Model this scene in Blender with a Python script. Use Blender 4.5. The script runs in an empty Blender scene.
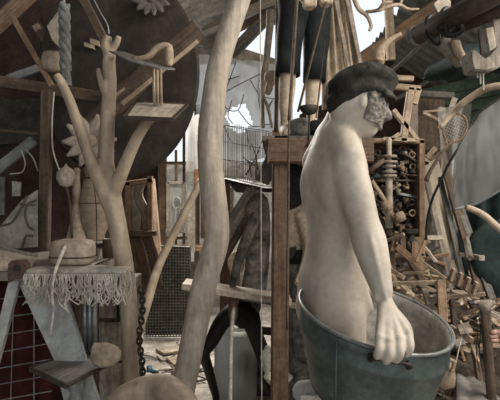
import bpy, bmesh, math, random
from mathutils import Vector, Matrix, noise
rnd = random.Random(11)
S = bpy.context.scene
COL = S.collection
H = 1.5
def P(px, py, Y):                     # a point of the room seen at (px,py), Y metres ahead
    return Vector(((px-250)/500*Y, Y, H-(py-200)/500*Y))
V = Vector

# ------------------------------------------------------------------ materials
def newmat(name):
    m = bpy.data.materials.new(name); m.use_nodes = True
    return m, m.node_tree.nodes, m.node_tree.links
def surf(name, c1, c2, rough=.8, scale=6, stretch=None, uv=False, bump=.25, bscale=None, metal=0, detail=8, c3=None, spec=.3, grime=.38):
    m, n, l = newmat(name)
    b = n['Principled BSDF']; b.inputs['Roughness'].default_value = rough; b.inputs['Metallic'].default_value = metal
    b.inputs['Specular IOR Level'].default_value = spec
    tc = n.new('ShaderNodeTexCoord'); mp = n.new('ShaderNodeMapping')
    l.new(tc.outputs['UV' if uv else 'Object'], mp.inputs[0])
    if stretch: mp.inputs['Scale'].default_value = stretch
    oi = n.new('ShaderNodeObjectInfo'); ad = n.new('ShaderNodeVectorMath'); ad.operation = 'ADD'
    mu = n.new('ShaderNodeMath'); mu.operation = 'MULTIPLY'; mu.inputs[1].default_value = 17.0
    l.new(oi.outputs['Random'], mu.inputs[0]); l.new(mp.outputs[0], ad.inputs[0]); l.new(mu.outputs[0], ad.inputs[1])
    nz = n.new('ShaderNodeTexNoise'); nz.inputs['Scale'].default_value = scale; nz.inputs['Detail'].default_value = detail
    nz.inputs['Roughness'].default_value = .65
    l.new(ad.outputs[0], nz.inputs['Vector'])
    r = n.new('ShaderNodeValToRGB'); r.color_ramp.elements[0].position = .34; r.color_ramp.elements[1].position = .66
    r.color_ramp.elements[0].color = (*c1, 1); r.color_ramp.elements[1].color = (*c2, 1)
    if c3:
        e = r.color_ramp.elements.new(.82); e.color = (*c3, 1)
    l.new(nz.outputs['Fac'], r.inputs[0])
    g1 = n.new('ShaderNodeTexNoise'); g1.inputs['Scale'].default_value = 38; g1.inputs['Detail'].default_value = 5; g1.inputs['Roughness'].default_value = .7
    g2 = n.new('ShaderNodeTexNoise'); g2.inputs['Scale'].default_value = 7; g2.inputs['Detail'].default_value = 4
    l.new(tc.outputs['Object'], g1.inputs['Vector']); l.new(tc.outputs['Object'], g2.inputs['Vector'])
    m1 = n.new('ShaderNodeMapRange'); m1.inputs[1].default_value = .32; m1.inputs[2].default_value = .66; m1.inputs[3].default_value = 1-grime; m1.inputs[4].default_value = 1+grime*.5
    m2 = n.new('ShaderNodeMapRange'); m2.inputs[1].default_value = .35; m2.inputs[2].default_value = .65; m2.inputs[3].default_value = 1-grime*.8; m2.inputs[4].default_value = 1+grime*.35
    l.new(g1.outputs['Fac'], m1.inputs[0]); l.new(g2.outputs['Fac'], m2.inputs[0])
    mm = n.new('ShaderNodeMath'); mm.operation = 'MULTIPLY'; l.new(m1.outputs[0], mm.inputs[0]); l.new(m2.outputs[0], mm.inputs[1])
    vm = n.new('ShaderNodeVectorMath'); vm.operation = 'SCALE'; l.new(r.outputs[0], vm.inputs[0]); l.new(mm.outputs[0], vm.inputs['Scale'])
    l.new(vm.outputs[0], b.inputs['Base Color'])
    if bump:
        bn = n.new('ShaderNodeBump'); bn.inputs['Strength'].default_value = bump; bn.inputs['Distance'].default_value = .01
        if bscale:
            n2 = n.new('ShaderNodeTexNoise'); n2.inputs['Scale'].default_value = bscale; n2.inputs['Detail'].default_value = 6
            l.new(ad.outputs[0], n2.inputs['Vector']); l.new(n2.outputs['Fac'], bn.inputs['Height'])
        else: l.new(nz.outputs['Fac'], bn.inputs['Height'])
        l.new(bn.outputs[0], b.inputs['Normal'])
    return m
def wood(name, c1, c2, rough=.75, bump=.3):
    return surf(name, c1, c2, rough, scale=1.0, stretch=(3.0, 55.0, 1.0), uv=True, bump=bump, detail=7)
def sheet(name, col, trans, rough=.4, bump=.15):
    m, n, l = newmat(name)
    b = n['Principled BSDF']; b.inputs['Base Color'].default_value = (*col, 1); b.inputs['Roughness'].default_value = rough
    out = n['Material Output']
    t = n.new('ShaderNodeBsdfTransparent'); tr = n.new('ShaderNodeBsdfTranslucent'); tr.inputs[0].default_value = (*col, 1)
    mx = n.new('ShaderNodeMixShader'); mx.inputs[0].default_value = .5
    l.new(b.outputs[0], mx.inputs[1]); l.new(tr.outputs[0], mx.inputs[2])
    mx2 = n.new('ShaderNodeMixShader')
    tc = n.new('ShaderNodeTexCoord'); nz = n.new('ShaderNodeTexNoise'); nz.inputs['Scale'].default_value = 3.5; nz.inputs['Detail'].default_value = 7
    l.new(tc.outputs['Object'], nz.inputs['Vector'])
    mr = n.new('ShaderNodeMapRange'); mr.inputs[1].default_value = .3; mr.inputs[2].default_value = .7
    mr.inputs[3].default_value = max(0, trans-.18); mr.inputs[4].default_value = min(1, trans+.18)
    l.new(nz.outputs['Fac'], mr.inputs[0]); l.new(mr.outputs[0], mx2.inputs[0])
    l.new(mx.outputs[0], mx2.inputs[1]); l.new(t.outputs[0], mx2.inputs[2])
    l.new(mx2.outputs[0], out.inputs[0])
    return m

W = dict(
 peeled=surf('peeled_bark', (.25,.195,.14), (.46,.375,.285), .7, 5, (3,3,.8), bump=.5, grime=.16),
 greylog=surf('grey_log', (.29,.25,.205), (.50,.435,.365), .75, 6, (6,6,.4), bump=.6, grime=.16),
 pale=wood('pale_wood', (.28,.205,.14), (.47,.375,.275)),
 warm=wood('warm_wood', (.18,.115,.073), (.34,.235,.155)),
 red=wood('reddish_timber', (.085,.052,.036), (.19,.125,.088)),
 brown=wood('brown_wood', (.065,.044,.032), (.15,.108,.078)),
 grey=wood('weathered_wood', (.16,.138,.115), (.32,.28,.23)),
 dark=wood('dark_wood', (.035,.027,.022), (.075,.058,.046)),
 sheetply=wood('dusty_board', (.34,.29,.235), (.50,.44,.365)),
 panel=surf('panel_face', (.36,.31,.245), (.46,.405,.33), .85, 4, (1,1,.4), bump=.2, grime=.15),
 greyplank=wood('grey_plank', (.09,.085,.078), (.19,.175,.155)),
 bluegrey=wood('blue_grey_paint', (.16,.175,.175), (.27,.28,.27)),
)
plaster = surf('plaster', (.42,.37,.31), (.55,.50,.435), .6, 6, bump=.12, bscale=40, c3=(.45,.36,.275), grime=.14)
mask_m = surf('newsprint_mask', (.07,.065,.058), (.40,.37,.34), .85, 45, bump=1.0)
cap_m = surf('cap_cloth', (.010,.010,.009), (.058,.055,.046), .92, 18, bump=1.0)
zinc = surf('zinc', (.062,.085,.082), (.115,.14,.135), .5, 9, bump=.15, metal=.3, c3=(.18,.195,.18), spec=.5)
zinc_in = surf('zinc_inside', (.27,.265,.25), (.44,.42,.39), .6, 9, bump=.2, metal=.2, c3=(.40,.36,.31))
disc_m = surf('dark_disc', (.022,.017,.014), (.052,.041,.033), .5, 5, bump=.3, c3=(.085,.066,.05))
black = surf('black', (.006,.006,.006), (.014,.013,.012), .55, 20, bump=.2)
iron = surf('iron', (.025,.023,.021), (.075,.066,.056), .6, 30, bump=.4, metal=.4)
rust = surf('rusty_iron', (.06,.035,.026), (.14,.09,.065), .75, 30, bump=.4)
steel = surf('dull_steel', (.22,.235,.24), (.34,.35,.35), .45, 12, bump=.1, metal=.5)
stone = surf('stone', (.32,.255,.19), (.47,.39,.305), .85, 14, bump=.35)
clay = surf('clay', (.28,.215,.155), (.42,.335,.255), .7, 6, (2,2,6), bump=.2, grime=.2)
dustsheet = surf('dust_sheet', (.13,.125,.115), (.22,.21,.195), .95, 6, bump=.4)
canvas = surf('canvas', (.30,.275,.24), (.44,.41,.36), .9, 5, bump=.3)
string = surf('string', (.42,.39,.34), (.60,.56,.50), .9, 30, bump=.2)
roofm = surf('corrugated_iron', (.13,.14,.12), (.235,.235,.20), .7, 6, bump=.2, c3=(.28,.26,.21), metal=.1)
roofg = surf('green_iron', (.035,.062,.042), (.075,.105,.075), .7, 6, bump=.2, metal=.15)
roofl = surf('pale_roof', (.34,.32,.29), (.50,.47,.43), .8, 4, bump=.2)  # pale colour carries the light falling on the underside of this slope
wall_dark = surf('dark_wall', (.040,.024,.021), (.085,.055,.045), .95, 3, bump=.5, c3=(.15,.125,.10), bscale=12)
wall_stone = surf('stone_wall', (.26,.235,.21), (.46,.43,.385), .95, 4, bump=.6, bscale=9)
floorm = surf('dusty_floor', (.33,.295,.25), (.52,.475,.41), .95, 3, bump=.6, bscale=25, c3=(.60,.55,.48))
red_cloth = surf('red_cloth', (.035,.008,.008), (.07,.014,.012), .9, 8, bump=.4)
bluewhite = surf('chalky_board', (.31,.325,.32), (.50,.51,.49), .85, 6, bump=.4, c3=(.24,.245,.23), grime=.25)
teal = surf('teal_tarp', (.008,.018,.019), (.026,.044,.043), .95, 7, bump=.5)
navy = surf('dark_trousers', (.006,.010,.012), (.022,.028,.030), .85, 10, bump=.5)
fleshp = surf('tinted_plaster', (.54,.43,.32), (.68,.57,.45), .7, 8, bump=.15)
mottle = surf('mottled_cloth', (.035,.035,.035), (.24,.22,.195), .9, 11, bump=.5)
hairm = surf('dark_hair', (.012,.013,.015), (.05,.052,.055), .8, 60, bump=.9)
orange = surf('orange_paint', (.26,.12,.07), (.36,.18,.11), .8, 8)
whitep = surf('white_paint', (.48,.46,.42), (.62,.60,.56), .8, 8)
bluep = surf('blue_plastic', (.02,.09,.13), (.04,.14,.19), .5, 8)
pinkm = surf('pink_clay', (.33,.19,.145), (.45,.29,.23), .7, 12)
meshm = surf('wire_mesh', (.16,.16,.145), (.28,.275,.25), .6, 30, metal=.2)
burlap = surf('dark_backing', (.05,.05,.046), (.10,.098,.086), .95, 40, bump=.4)
film = sheet('dusty_film', (.52,.51,.475), .10)
film2 = sheet('grey_film', (.27,.28,.275), .30)
glass_dirty = sheet('dirty_glass', (.66,.65,.61), .32)
boxglass = sheet('cloudy_plastic', (.30,.32,.315), .40)

# ------------------------------------------------------------------ mesh building
class MB:
    def __init__(s):
        s.bm = bmesh.new(); s.uv = s.bm.loops.layers.uv.new('UVMap')
    def faces(s, pts, idx, uvs=None):
        vs = [s.bm.verts.new(p) for p in pts]
        for f in idx:
            try: fc = s.bm.faces.new([vs[i] for i in f])
            except ValueError: continue
            if uvs:
                for lp, i in zip(fc.loops, f): lp[s.uv].uv = uvs[i]
        return vs
    def prism(s, p0, p1, w, t, roll=0, taper=1.0, up=None):
        """a squared timber from p0 to p1, w wide and t thick, its edges eased"""
        p0, p1 = V(p0), V(p1); d = p1-p0; L = d.length; z = d.normalized()
        a = up or (V((0,1,0)) if abs(z.y) < .9 else V((0,0,1)))
        x = a.cross(z); x.normalize(); y = z.cross(x)
        if roll:
            q = Matrix.Rotation(roll, 3, z); x = q @ x; y = q @ y
        c = min(w, t)*.12; off = rnd.random()*5
        sec = [(-w/2+c,-t/2),(w/2-c,-t/2),(w/2,-t/2+c),(w/2,t/2-c),(w/2-c,t/2),(-w/2+c,t/2),(-w/2,t/2-c),(-w/2,-t/2+c)]
        n = 8; ns = max(2, int(L/.25)+1); pts, uvs = [], []
        per = [0]
        for i in range(n): per.append(per[-1]+math.dist(sec[i], sec[(i+1) % n]))
        for k in range(ns+1):
            f = k/ns; sc = 1+(taper-1)*f
            for (u, v) in sec: pts.append(p0+d*f+x*u*sc+y*v*sc)
            # 
        bv = [s.bm.verts.new(p) for p in pts]
        for k in range(ns):
            for i in range(n):
                j = (i+1) % n
                f = s.bm.faces.new([bv[k*n+i], bv[k*n+j], bv[(k+1)*n+j], bv[(k+1)*n+i]])
                q = [(k/ns*L, per[i]), (k/ns*L, per[i+1]), ((k+1)/ns*L, per[i+1]), ((k+1)/ns*L, per[i])]
                for lp, u in zip(f.loops, q): lp[s.uv].uv = (u[0]+off, u[1]+off)
        for ring, rev in ((bv[:n], True), (bv[-n:], False)):
            f = s.bm.faces.new(ring[::-1] if rev else ring)
            for lp in f.loops: lp[s.uv].uv = (lp.vert.co.x*.1+off, lp.vert.co.z*.4+off)
        return s
    def box(s, c, size, rz=0):
        c = V(c); hx = size[0]/2
        d = Matrix.Rotation(rz, 3, 'Z')
        sx, sy, sz = size
        m = max(size)
        if m == sz: return s.prism(c-V((0,0,sz/2)), c+V((0,0,sz/2)), sx, sy, rz)
        if m == sx: return s.prism(c-d@V((sx/2,0,0)), c+d@V((sx/2,0,0)), sz, sy, up=d@V((0,1,0)))
        return s.prism(c-d@V((0,sy/2,0)), c+d@V((0,sy/2,0)), sx, sz, up=V((0,0,1)))
    def loft(s, rings, caps=True, closed=True, vlen=None):
        n = len(rings[0]); bv = [[s.bm.verts.new(p) for p in r] for r in rings]
        off = rnd.random()*5; acc = 0
        for k in range(len(rings)-1):
            st = (sum((V(q) for q in rings[k+1]), V())/n-sum((V(q) for q in rings[k]), V())/n).length
            per = 0
            for i in range(n if closed else n-1):
                j = (i+1) % n; w = (V(rings[k][j])-V(rings[k][i])).length
                try: f = s.bm.faces.new([bv[k][i], bv[k][j], bv[k+1][j], bv[k+1][i]])
                except ValueError: continue
                q = [(acc, per), (acc, per+w), (acc+st, per+w), (acc+st, per)]
                for lp, u in zip(f.loops, q): lp[s.uv].uv = (u[0]+off, u[1]+off)
                per += w
            acc += st
        if caps:
            for r, rev in ((bv[0], True), (bv[-1], False)):
                try: s.bm.faces.new(r[::-1] if rev else r)
                except ValueError: pass
        return s
    def tube(s, pts, rad, n=10, seg=6, smooth=True, rough=0, seed=0, ell=None):
        pts = [V(p) for p in pts]
        if not hasattr(rad, '__len__'): rad = [rad]*len(pts)
        if smooth and len(pts) > 2:
            q, r = [], []
            for i in range(len(pts)-1):
                a = pts[i-1] if i else pts[0]*2-pts[1]; b, c = pts[i], pts[i+1]
                d = pts[i+2] if i+2 < len(pts) else pts[i+1]*2-pts[i]
                for k in range(seg):
                    t = k/seg
                    q.append(.5*((2*b)+(c-a)*t+(2*a-5*b+4*c-d)*t*t+(3*b-a-3*c+d)*t**3)); r.append(rad[i]*(1-t)+rad[i+1]*t)
            q.append(pts[-1]); r.append(rad[-1]); pts, rad = q, r
        x = None; rings = []
        for i, p in enumerate(pts):
            z = (pts[min(i+1, len(pts)-1)]-pts[max(i-1, 0)]).normalized()
            if x is None: x = (V((0,1,0)) if abs(z.y) < .9 else V((1,0,0))).cross(z).normalized()
            x = (x-z*x.dot(z)).normalized(); y = z.cross(x)
            ring = []
            for k in range(n):
                a = 2*math.pi*k/n
                o = x*math.cos(a)+y*math.sin(a)*(ell or 1)
                rr = rad[i]
                if rough: rr *= 1+rough*noise.noise((p*6)+o*.9+V((seed*7.3, 0, 0)))
                ring.append(p+o*rr)
            rings.append(ring)
        return s.loft(rings)
    def lathe(s, prof, o, axis=V((0,0,1)), n=24, sx=1.0):
        z = V(axis).normalized(); x = (V((0,1,0)) if abs(z.y) < .9 else V((1,0,0))).cross(z).normalized(); y = z.cross(x); o = V(o)
        return s.loft([[o+z*h+(x*math.cos(2*math.pi*k/n)*sx+y*math.sin(2*math.pi*k/n))*max(r, 1e-4) for k in range(n)] for r, h in prof])
    def blob(s, c, r, axes=None, n=16, rough=0, seed=0, fs=6):
        c = V(c); ax = axes or (V((1,0,0)), V((0,1,0)), V((0,0,1))); m = n//2+2
        if not hasattr(r, '__len__'): r = (r, r, r)
        rings = []
        for i in range(m+1):
            th = math.pi*min(max(i/m, .02), .98); ring = []
            for k in range(n):
                ph = 2*math.pi*k/n
                d = V((math.sin(th)*math.cos(ph), math.sin(th)*math.sin(ph), -math.cos(th)))
                f = 1+(rough*noise.noise(V((d.x*r[0], d.y*r[1], d.z*r[2]))*fs+V((seed*3.1, seed, 0))) if rough else 0)
                ring.append(c+(ax[0]*d.x*r[0]+ax[1]*d.y*r[1]+ax[2]*d.z*r[2])*f)
            rings.append(ring)
        return s.loft(rings)
    def slab(s, poly, t, nrm=None):
        """a flat board of thickness t whose outline is poly; its back lies away along nrm"""
        poly = [V(p) for p in poly]
        if nrm is None:
            nrm = (poly[1]-poly[0]).cross(poly[2]-poly[0]).normalized()
            if nrm.y < 0: nrm = -nrm
        n = len(poly); a = [s.bm.verts.new(p) for p in poly]; b = [s.bm.verts.new(p+V(nrm)*t) for p in poly]
        L = max(((poly[i]-poly[(i+1) % n]) for i in range(n)), key=lambda q: q.length).normalized(); Wd = L.cross(V(nrm)).normalized()
        off = rnd.random()*5
        fs = [s.bm.faces.new(a), s.bm.faces.new(b[::-1])]
        for i in range(n): fs.append(s.bm.faces.new([a[(i+1) % n], a[i], b[i], b[(i+1) % n]]))
        for f in fs:
            for lp in f.loops: lp[s.uv].uv = (lp.vert.co.dot(L)+off, lp.vert.co.dot(Wd)+off)
        return s
    def cloth(s, a, b, c, d, nu, nv, amp=0, fu=3, fv=1, seed=0, t=0, bulge=0):
        """a hanging sheet: corners a b (top) c d (bottom) with folds of depth amp"""
        a, b, c, d = map(V, (a, b, c, d)); nm = (b-a).cross(d-a).normalized()
        g = []
        for j in range(nv+1):
            v = j/nv; row = []
            for i in range(nu+1):
                u = i/nu
                p = (a*(1-u)+b*u)*(1-v)+(d*(1-u)+c*u)*v
                h = amp*(math.sin(u*fu*6.28+seed+v*fv)+.8*noise.noise(V((u*fu*1.7, v*fv*2, seed))))+bulge*math.sin(u*3.14)*math.sin(v*3.14)
                row.append(p+nm*h)
            g.append(row)
        return s.loft(g, caps=False, closed=False)

def build(name, mb, mat, parent=None, smooth=False, mods=None, solid=0, sub=0):
    bm = mb.bm
    bmesh.ops.recalc_face_normals(bm, faces=bm.faces)
    me = bpy.data.meshes.new(name)
    vs = [v.co for v in bm.verts]
    mn = V((min(v.x for v in vs), min(v.y for v in vs), min(v.z for v in vs))); mx = V((max(v.x for v in vs), max(v.y for v in vs), max(v.z for v in vs)))
    o0 = V(((mn.x+mx.x)/2, (mn.y+mx.y)/2, mn.z))
    for v in bm.verts: v.co -= o0
    bm.to_mesh(me); bm.free()
    me.materials.append(mat)
    if smooth:
        for p in me.polygons: p.use_smooth = True
    o = bpy.data.objects.new(name, me); COL.objects.link(o)
    o.location = o0
    if parent is not None:
        o.parent = parent
        w = parent.get('_w'); base = V(w) if w is not None else V()
        o.location = o0-base
        o['_w'] = list(o0)
    else: o['_w'] = list(o0)
    if solid:
        md = o.modifiers.new('solid', 'SOLIDIFY'); md.thickness = solid; md.offset = 0
    if sub:
        md = o.modifiers.new('sub', 'SUBSURF'); md.levels = sub; md.render_levels = sub
    return o
def tag(o, label, cat, group=None, kind=None):
    o['label'] = label; o['category'] = cat
    if group: o['group'] = group
    if kind: o['kind'] = kind
    return o
def thing(name, loc, label, cat, group=None):
    o = bpy.data.objects.new(name, None); COL.objects.link(o); o.location = loc; o['_w'] = list(loc); o.empty_display_size = .05
    return tag(o, label, cat, group)
def struct(name, mb, mat, **k):
    o = build(name, mb, mat, **k); o['kind'] = 'structure'; return o
def one(name, mb, mat, label, cat, group=None, kind=None, **k):
    return tag(build(name, mb, mat, **k), label, cat, group, kind)
def bar(name, p0, p1, w, t, mat, label, cat, group=None, roll=0):
    return one(name, MB().prism(p0, p1, w, t, roll), mat, label, cat, group)

# ------------------------------------------------------------------ the shed
def slope_r(x): return 4.3-.61*(x-.6)
def slope_l(x): return 4.3-.417*(.6-x)
def ribbed(x0, x1, y0, y1, fz, pitch=.2, amp=.022):
    mb = MB(); ny = int((y1-y0)/pitch*8); rows = []
    for j in range(ny+1):
        y = y0+(y1-y0)*j/ny; w = max(-.6, min(.6, math.sin(y/pitch*6.283)))*amp/.6
        rows.append([V((x, y, fz(x)+w)) for x in (x0, x0*.75+x1*.25, (x0+x1)/2, x0*.25+x1*.75, x1)])
    mb.loft(rows, caps=False, closed=False); return mb
struct('floor', MB().slab([(-4.4,-3,0),(4.4,-3,0),(4.4,7.2,0),(-4.4,7.2,0)], .1, V((0,0,-1))), floorm)
struct('roof', ribbed(.6, 1.08, -3, 7.1, slope_r), roofm, solid=.004)
struct('roof', ribbed(1.08, 1.68, 2.6, 5.55, slope_r), roofm, solid=.004)
struct('roof', ribbed(1.68, 3.0, 2.6, 7.1, slope_r), roofm, solid=.004)
struct('roof', ribbed(3.0, 4.4, -3, 7.1, slope_r), roofg, solid=.004)
struct('roof', ribbed(1.08, 3.0, -3, .3, slope_r), roofm, solid=.004)
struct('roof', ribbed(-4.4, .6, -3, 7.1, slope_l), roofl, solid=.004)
def wallbox(name, x0, x1, y0, y1, z0, z1, m):
    return struct(name, MB().slab([(x0,y0,z0),(x1,y0,z0),(x1,y0,z1),(x0,y0,z1)], y1-y0, V((0,1,0))), m)
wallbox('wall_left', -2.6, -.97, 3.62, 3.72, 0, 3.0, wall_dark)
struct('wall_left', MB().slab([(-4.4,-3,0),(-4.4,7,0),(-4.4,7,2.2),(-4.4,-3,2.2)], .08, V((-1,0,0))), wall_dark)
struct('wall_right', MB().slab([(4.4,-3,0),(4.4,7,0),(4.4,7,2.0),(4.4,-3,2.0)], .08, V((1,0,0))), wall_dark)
# the end wall, open in the middle
def z7(py): return H-(py-200)/500*7
def x7(px): return (px-250)/500*7
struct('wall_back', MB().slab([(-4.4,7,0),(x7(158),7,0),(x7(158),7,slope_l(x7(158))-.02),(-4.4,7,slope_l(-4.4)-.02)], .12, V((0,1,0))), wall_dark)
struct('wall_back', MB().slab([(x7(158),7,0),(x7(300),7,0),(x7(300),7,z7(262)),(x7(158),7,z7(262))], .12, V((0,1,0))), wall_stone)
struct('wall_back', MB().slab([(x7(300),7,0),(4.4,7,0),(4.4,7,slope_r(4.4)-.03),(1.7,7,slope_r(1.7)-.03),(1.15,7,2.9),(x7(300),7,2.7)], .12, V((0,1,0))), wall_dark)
struct('wall_back', MB().slab([(x7(158),7,z7(62)),(x7(236),7,z7(62)),(x7(236),7,slope_l(x7(236))-.03),(x7(158),7,slope_l(x7(158))-.03)], .12, V((0,1,0))), surf('gable_boards', (.30,.27,.225), (.46,.42,.37), .9, 5, (1,1,9), bump=.4))
struct('exterior_wall', MB().slab([(-4,10.5,0),(3,10.5,0),(3,10.5,2.3),(-4,10.5,2.3)], .2, V((0,1,0))), surf('pale_masonry', (.34,.295,.235), (.58,.51,.42), .95, 5, bump=.6))
# rafters and braces of the roof
def beam(p0, p1, w, t, m): return struct('roof_beam', MB().prism(p0, p1, w, t), m)
beam(P(231,52,6.8), P(284,69,6.8), .17, .12, W['sheetply'])
beam(P(226,60,6.4), P(276,8,6.0), .14, .09, W['greyplank'])
beam(P(218,38,6.6), P(284,6,6.2), .10, .06, W['pale'])
beam(P(236,-14,5.6), P(281,24,6.4), .11, .07, W['brown'])
beam(P(205,30,6.5), P(300,-12,5.2), .07, .1, W['sheetply'])
beam(P(345,72,5.4), P(445,0,4.9), .13, .10, W['warm'])
beam(P(352,60,5.6), P(432,5,5.2), .035, .05, W['pale'])
beam(P(388,-12,4.6), P(391,60,4.6), .075, .05, W['pale'])
beam(P(400,160,6.3), P(520,210,6.3), .16, .12, W['dark'])
beam(P(395,100,6.4), P(520,30,4.9), .05, .06, W['greyplank'])

# ------------------------------------------------------------------ plaster man in the tub
A = math.radians(15)
fw = V((math.cos(A), math.sin(A), 0)); rt = V((math.sin(A), -math.cos(A), 0)); up = V((0,0,1))
O = P(337, 300, 1.75)
def B(f, r, u): return O+fw*f+rt*r+up*u
body = MB()
def ering(c, x, y, a, b, n=28, e=2.3):
    out = []
    for k in range(n):
        t = 2*math.pi*k/n; ct, st = math.cos(t), math.sin(t)
        out.append(c+x*(abs(ct)**(2/e)*math.copysign(a, ct))+y*(abs(st)**(2/e)*math.copysign(b, st)))
    return out
sec = [(-.10,-.098,.052,.140),(-.04,-.122,.056,.156),(.02,-.128,.066,.162),(.08,-.125,.086,.158),(.14,-.106,.092,.145),(.19,-.099,.092,.136),
       (.25,-.094,.094,.136),(.33,-.100,.092,.148),(.41,-.104,.088,.158),(.455,-.102,.084,.158),(.50,-.093,.078,.142),(.53,-.086,.078,.116),(.56,-.076,.080,.088),(.60,-.062,.086,.072),(.64,-.040,.088,.066),(.68,-.022,.088,.060)]
body.loft([ering(B((fb+ff)/2, 0, u), fw, rt, (ff-fb)/2, hr) for u, fb, ff, hr in sec])
for sgn in (-1, 1):                                   # buttocks, thighs, shoulder blades, deltoids
    body.blob(B(-.050, .074*sgn, -.035), (.074,.084,.092), (fw, rt, up), 20)
    body.loft([ering(B(cf, .085*sgn, u), fw, rt, a, b, 20, 2) for u, cf, a, b in ((.0,-.025,.085,.08),(-.1,-.020,.080,.078),(-.17,-.014,.074,.072),(-.24,-.010,.070,.068))])
    body.blob(B(-.058, .080*sgn, .40), (.046,.066,.11), (fw, rt, up), 16)
    body.tube([B(-.01,.03*sgn,.60), B(-.015,.08*sgn,.55), B(-.022,.13*sgn,.505), B(-.03,.160*sgn,.468)], [.05,.05,.052,.050], 14)
body.tube([P(362,288,1.66), P(367,299,1.65), P(370,309,1.65), P(370,315,1.65)], [.022,.019,.018,.012], 12)
# arm that hangs to the tub's handle
sh, el, wr = P(349,168,1.605), P(364,223,1.565), P(385,301,1.475)
def arm(sh, el, wr, back):
    d1 = (el-sh); d2 = (wr-el)
    side = d1.cross(back).normalized()
    body.blob(sh-d1*.02, (.057,.055,.062), None, 18)
    pts = [sh-d1*.15, sh, sh+d1*.25, sh+d1*.5, sh+d1*.8, el, el+d2*.12, el+d2*.28, el+d2*.55, el+d2*.8, wr]
    rr = [.035,.054,.057,.056,.052,.049,.054,.056,.048,.037,.031]
    body.tube(pts, rr, 18, 4)
    body.blob(el+back*.028, (.022,.026,.03), None, 12)                     # point of the elbow
    body.blob(sh+d1*.5-back*.020, (.034,.038,.075), None, 14)               # upper-arm muscle
    body.blob(el+d2*.2+side*.012-back*.012, (.042,.042,.065), None, 14)
arm(sh, el, wr, V((-.75,-.6,.1)).normalized())
# far arm, reaching to the far handle
sh2, el2, wr2 = B(.01,-.16,.465), B(.08,-.20,.25), B(.17,-.14,.02)
arm(sh2, el2, wr2, -fw)
def settle(mb, vox, it, fac=.5):
    bmesh.ops.recalc_face_normals(mb.bm, faces=mb.bm.faces)
    me = bpy.data.meshes.new('soft'); mb.bm.to_mesh(me); mb.bm.free(); o = bpy.data.objects.new('soft', me); COL.objects.link(o)
    m = o.modifiers.new('a', 'REMESH'); m.mode = 'VOXEL'; m.voxel_size = vox
    m = o.modifiers.new('b', 'SMOOTH'); m.factor = fac; m.iterations = it
    dg = bpy.context.evaluated_depsgraph_get(); ev = bpy.data.meshes.new_from_object(o.evaluated_get(dg))
    bpy.data.objects.remove(o); bpy.data.meshes.remove(me)
    out = MB(); out.bm.from_mesh(ev); out.uv = out.bm.loops.layers.uv.verify(); bpy.data.meshes.remove(ev); return out
body = settle(body, .0065, 45)
# the gripping hand: index towards the front of the man
kn = [P(408,334,1.395), P(399,339,1.378), P(389,341,1.372), P(379.5,338,1.378)]
pip = [P(410,347,1.362), P(400,353,1.350), P(389.5,355,1.347), P(379,350,1.355)]
dip = [P(406,354,1.378), P(396,360,1.368), P(386,361,1.366), P(377,356,1.372)]
tip = [P(403,349,1.41), P(394,355,1.40), P(384,356,1.40), P(375.5,352,1.404)]
for k in range(4):
    base = wr.lerp(kn[k], .35); q = [.0,.0,.0,.0]
    body.tube([wr+(kn[k]-wr)*.05, base, wr.lerp(kn[k], .7), kn[k]], [.022,.0185,.0155,.0145], 12, 5)
    body.tube([kn[k], pip[k], dip[k], tip[k]], [.0142,.0128,.0112,.0095], 12, 5)
    body.blob(kn[k]+V((-.001,-.004,.002)), .0145, None, 10)
for k in range(3):
    for t in (.35,.65,.9): body.blob((wr.lerp(kn[k], t)+wr.lerp(kn[k+1], t))/2+V((0,.008,-.002)), (.018,.016,.018), None, 10)
thb = wr.lerp(kn[0], .3)+V((0,.02,0))
body.tube([thb, P(405,326,1.44), P(409,338,1.45), P(404,347,1.44)], [.02,.017,.013,.011], 12, 5)
for k in range(4):
    m0 = wr2+fw*(.055+.004*k)+rt*(-.035+.023*k)-up*.045
    body.tube([wr2, wr2.lerp(m0, .5), m0], [.024,.018,.0145], 10, 4)
    body.tube([m0, m0+fw*.03-up*.022, m0+fw*.018-up*.05, m0-fw*.006-up*.045], [.0142,.0125,.011,.0095], 10, 4)
body.tube([wr2+rt*.01, wr2+rt*.045+fw*.03-up*.03, wr2+rt*.04+fw*.055-up*.055], [.02,.015,.011], 10, 4)
# cords of the wrist, the edge of the forearm
cam_d = V((.15,-1,.0)).normalized()
for k in (0, 1, 2):
    a_ = wr.lerp(kn[k], .12); body.tube([a_+cam_d*.020, wr.lerp(kn[k], .5)+cam_d*.0175, wr.lerp(kn[k], .85)+cam_d*.0145], [.004,.0055,.005], 8, 4)
d2_ = wr-el; sd_ = d2_.cross(cam_d).normalized()
body.tube([el+cam_d*.040+sd_*.006, el+d2_*.25+cam_d*.046+sd_*.010, el+d2_*.6+cam_d*.034+sd_*.008, wr+cam_d*.022+sd_*.004], [.010,.014,.012,.007], 10, 4)
body.blob(wr-d2_.normalized()*.012+V((-.024,-.010,0)), (.011,.011,.014), None, 10)
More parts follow.
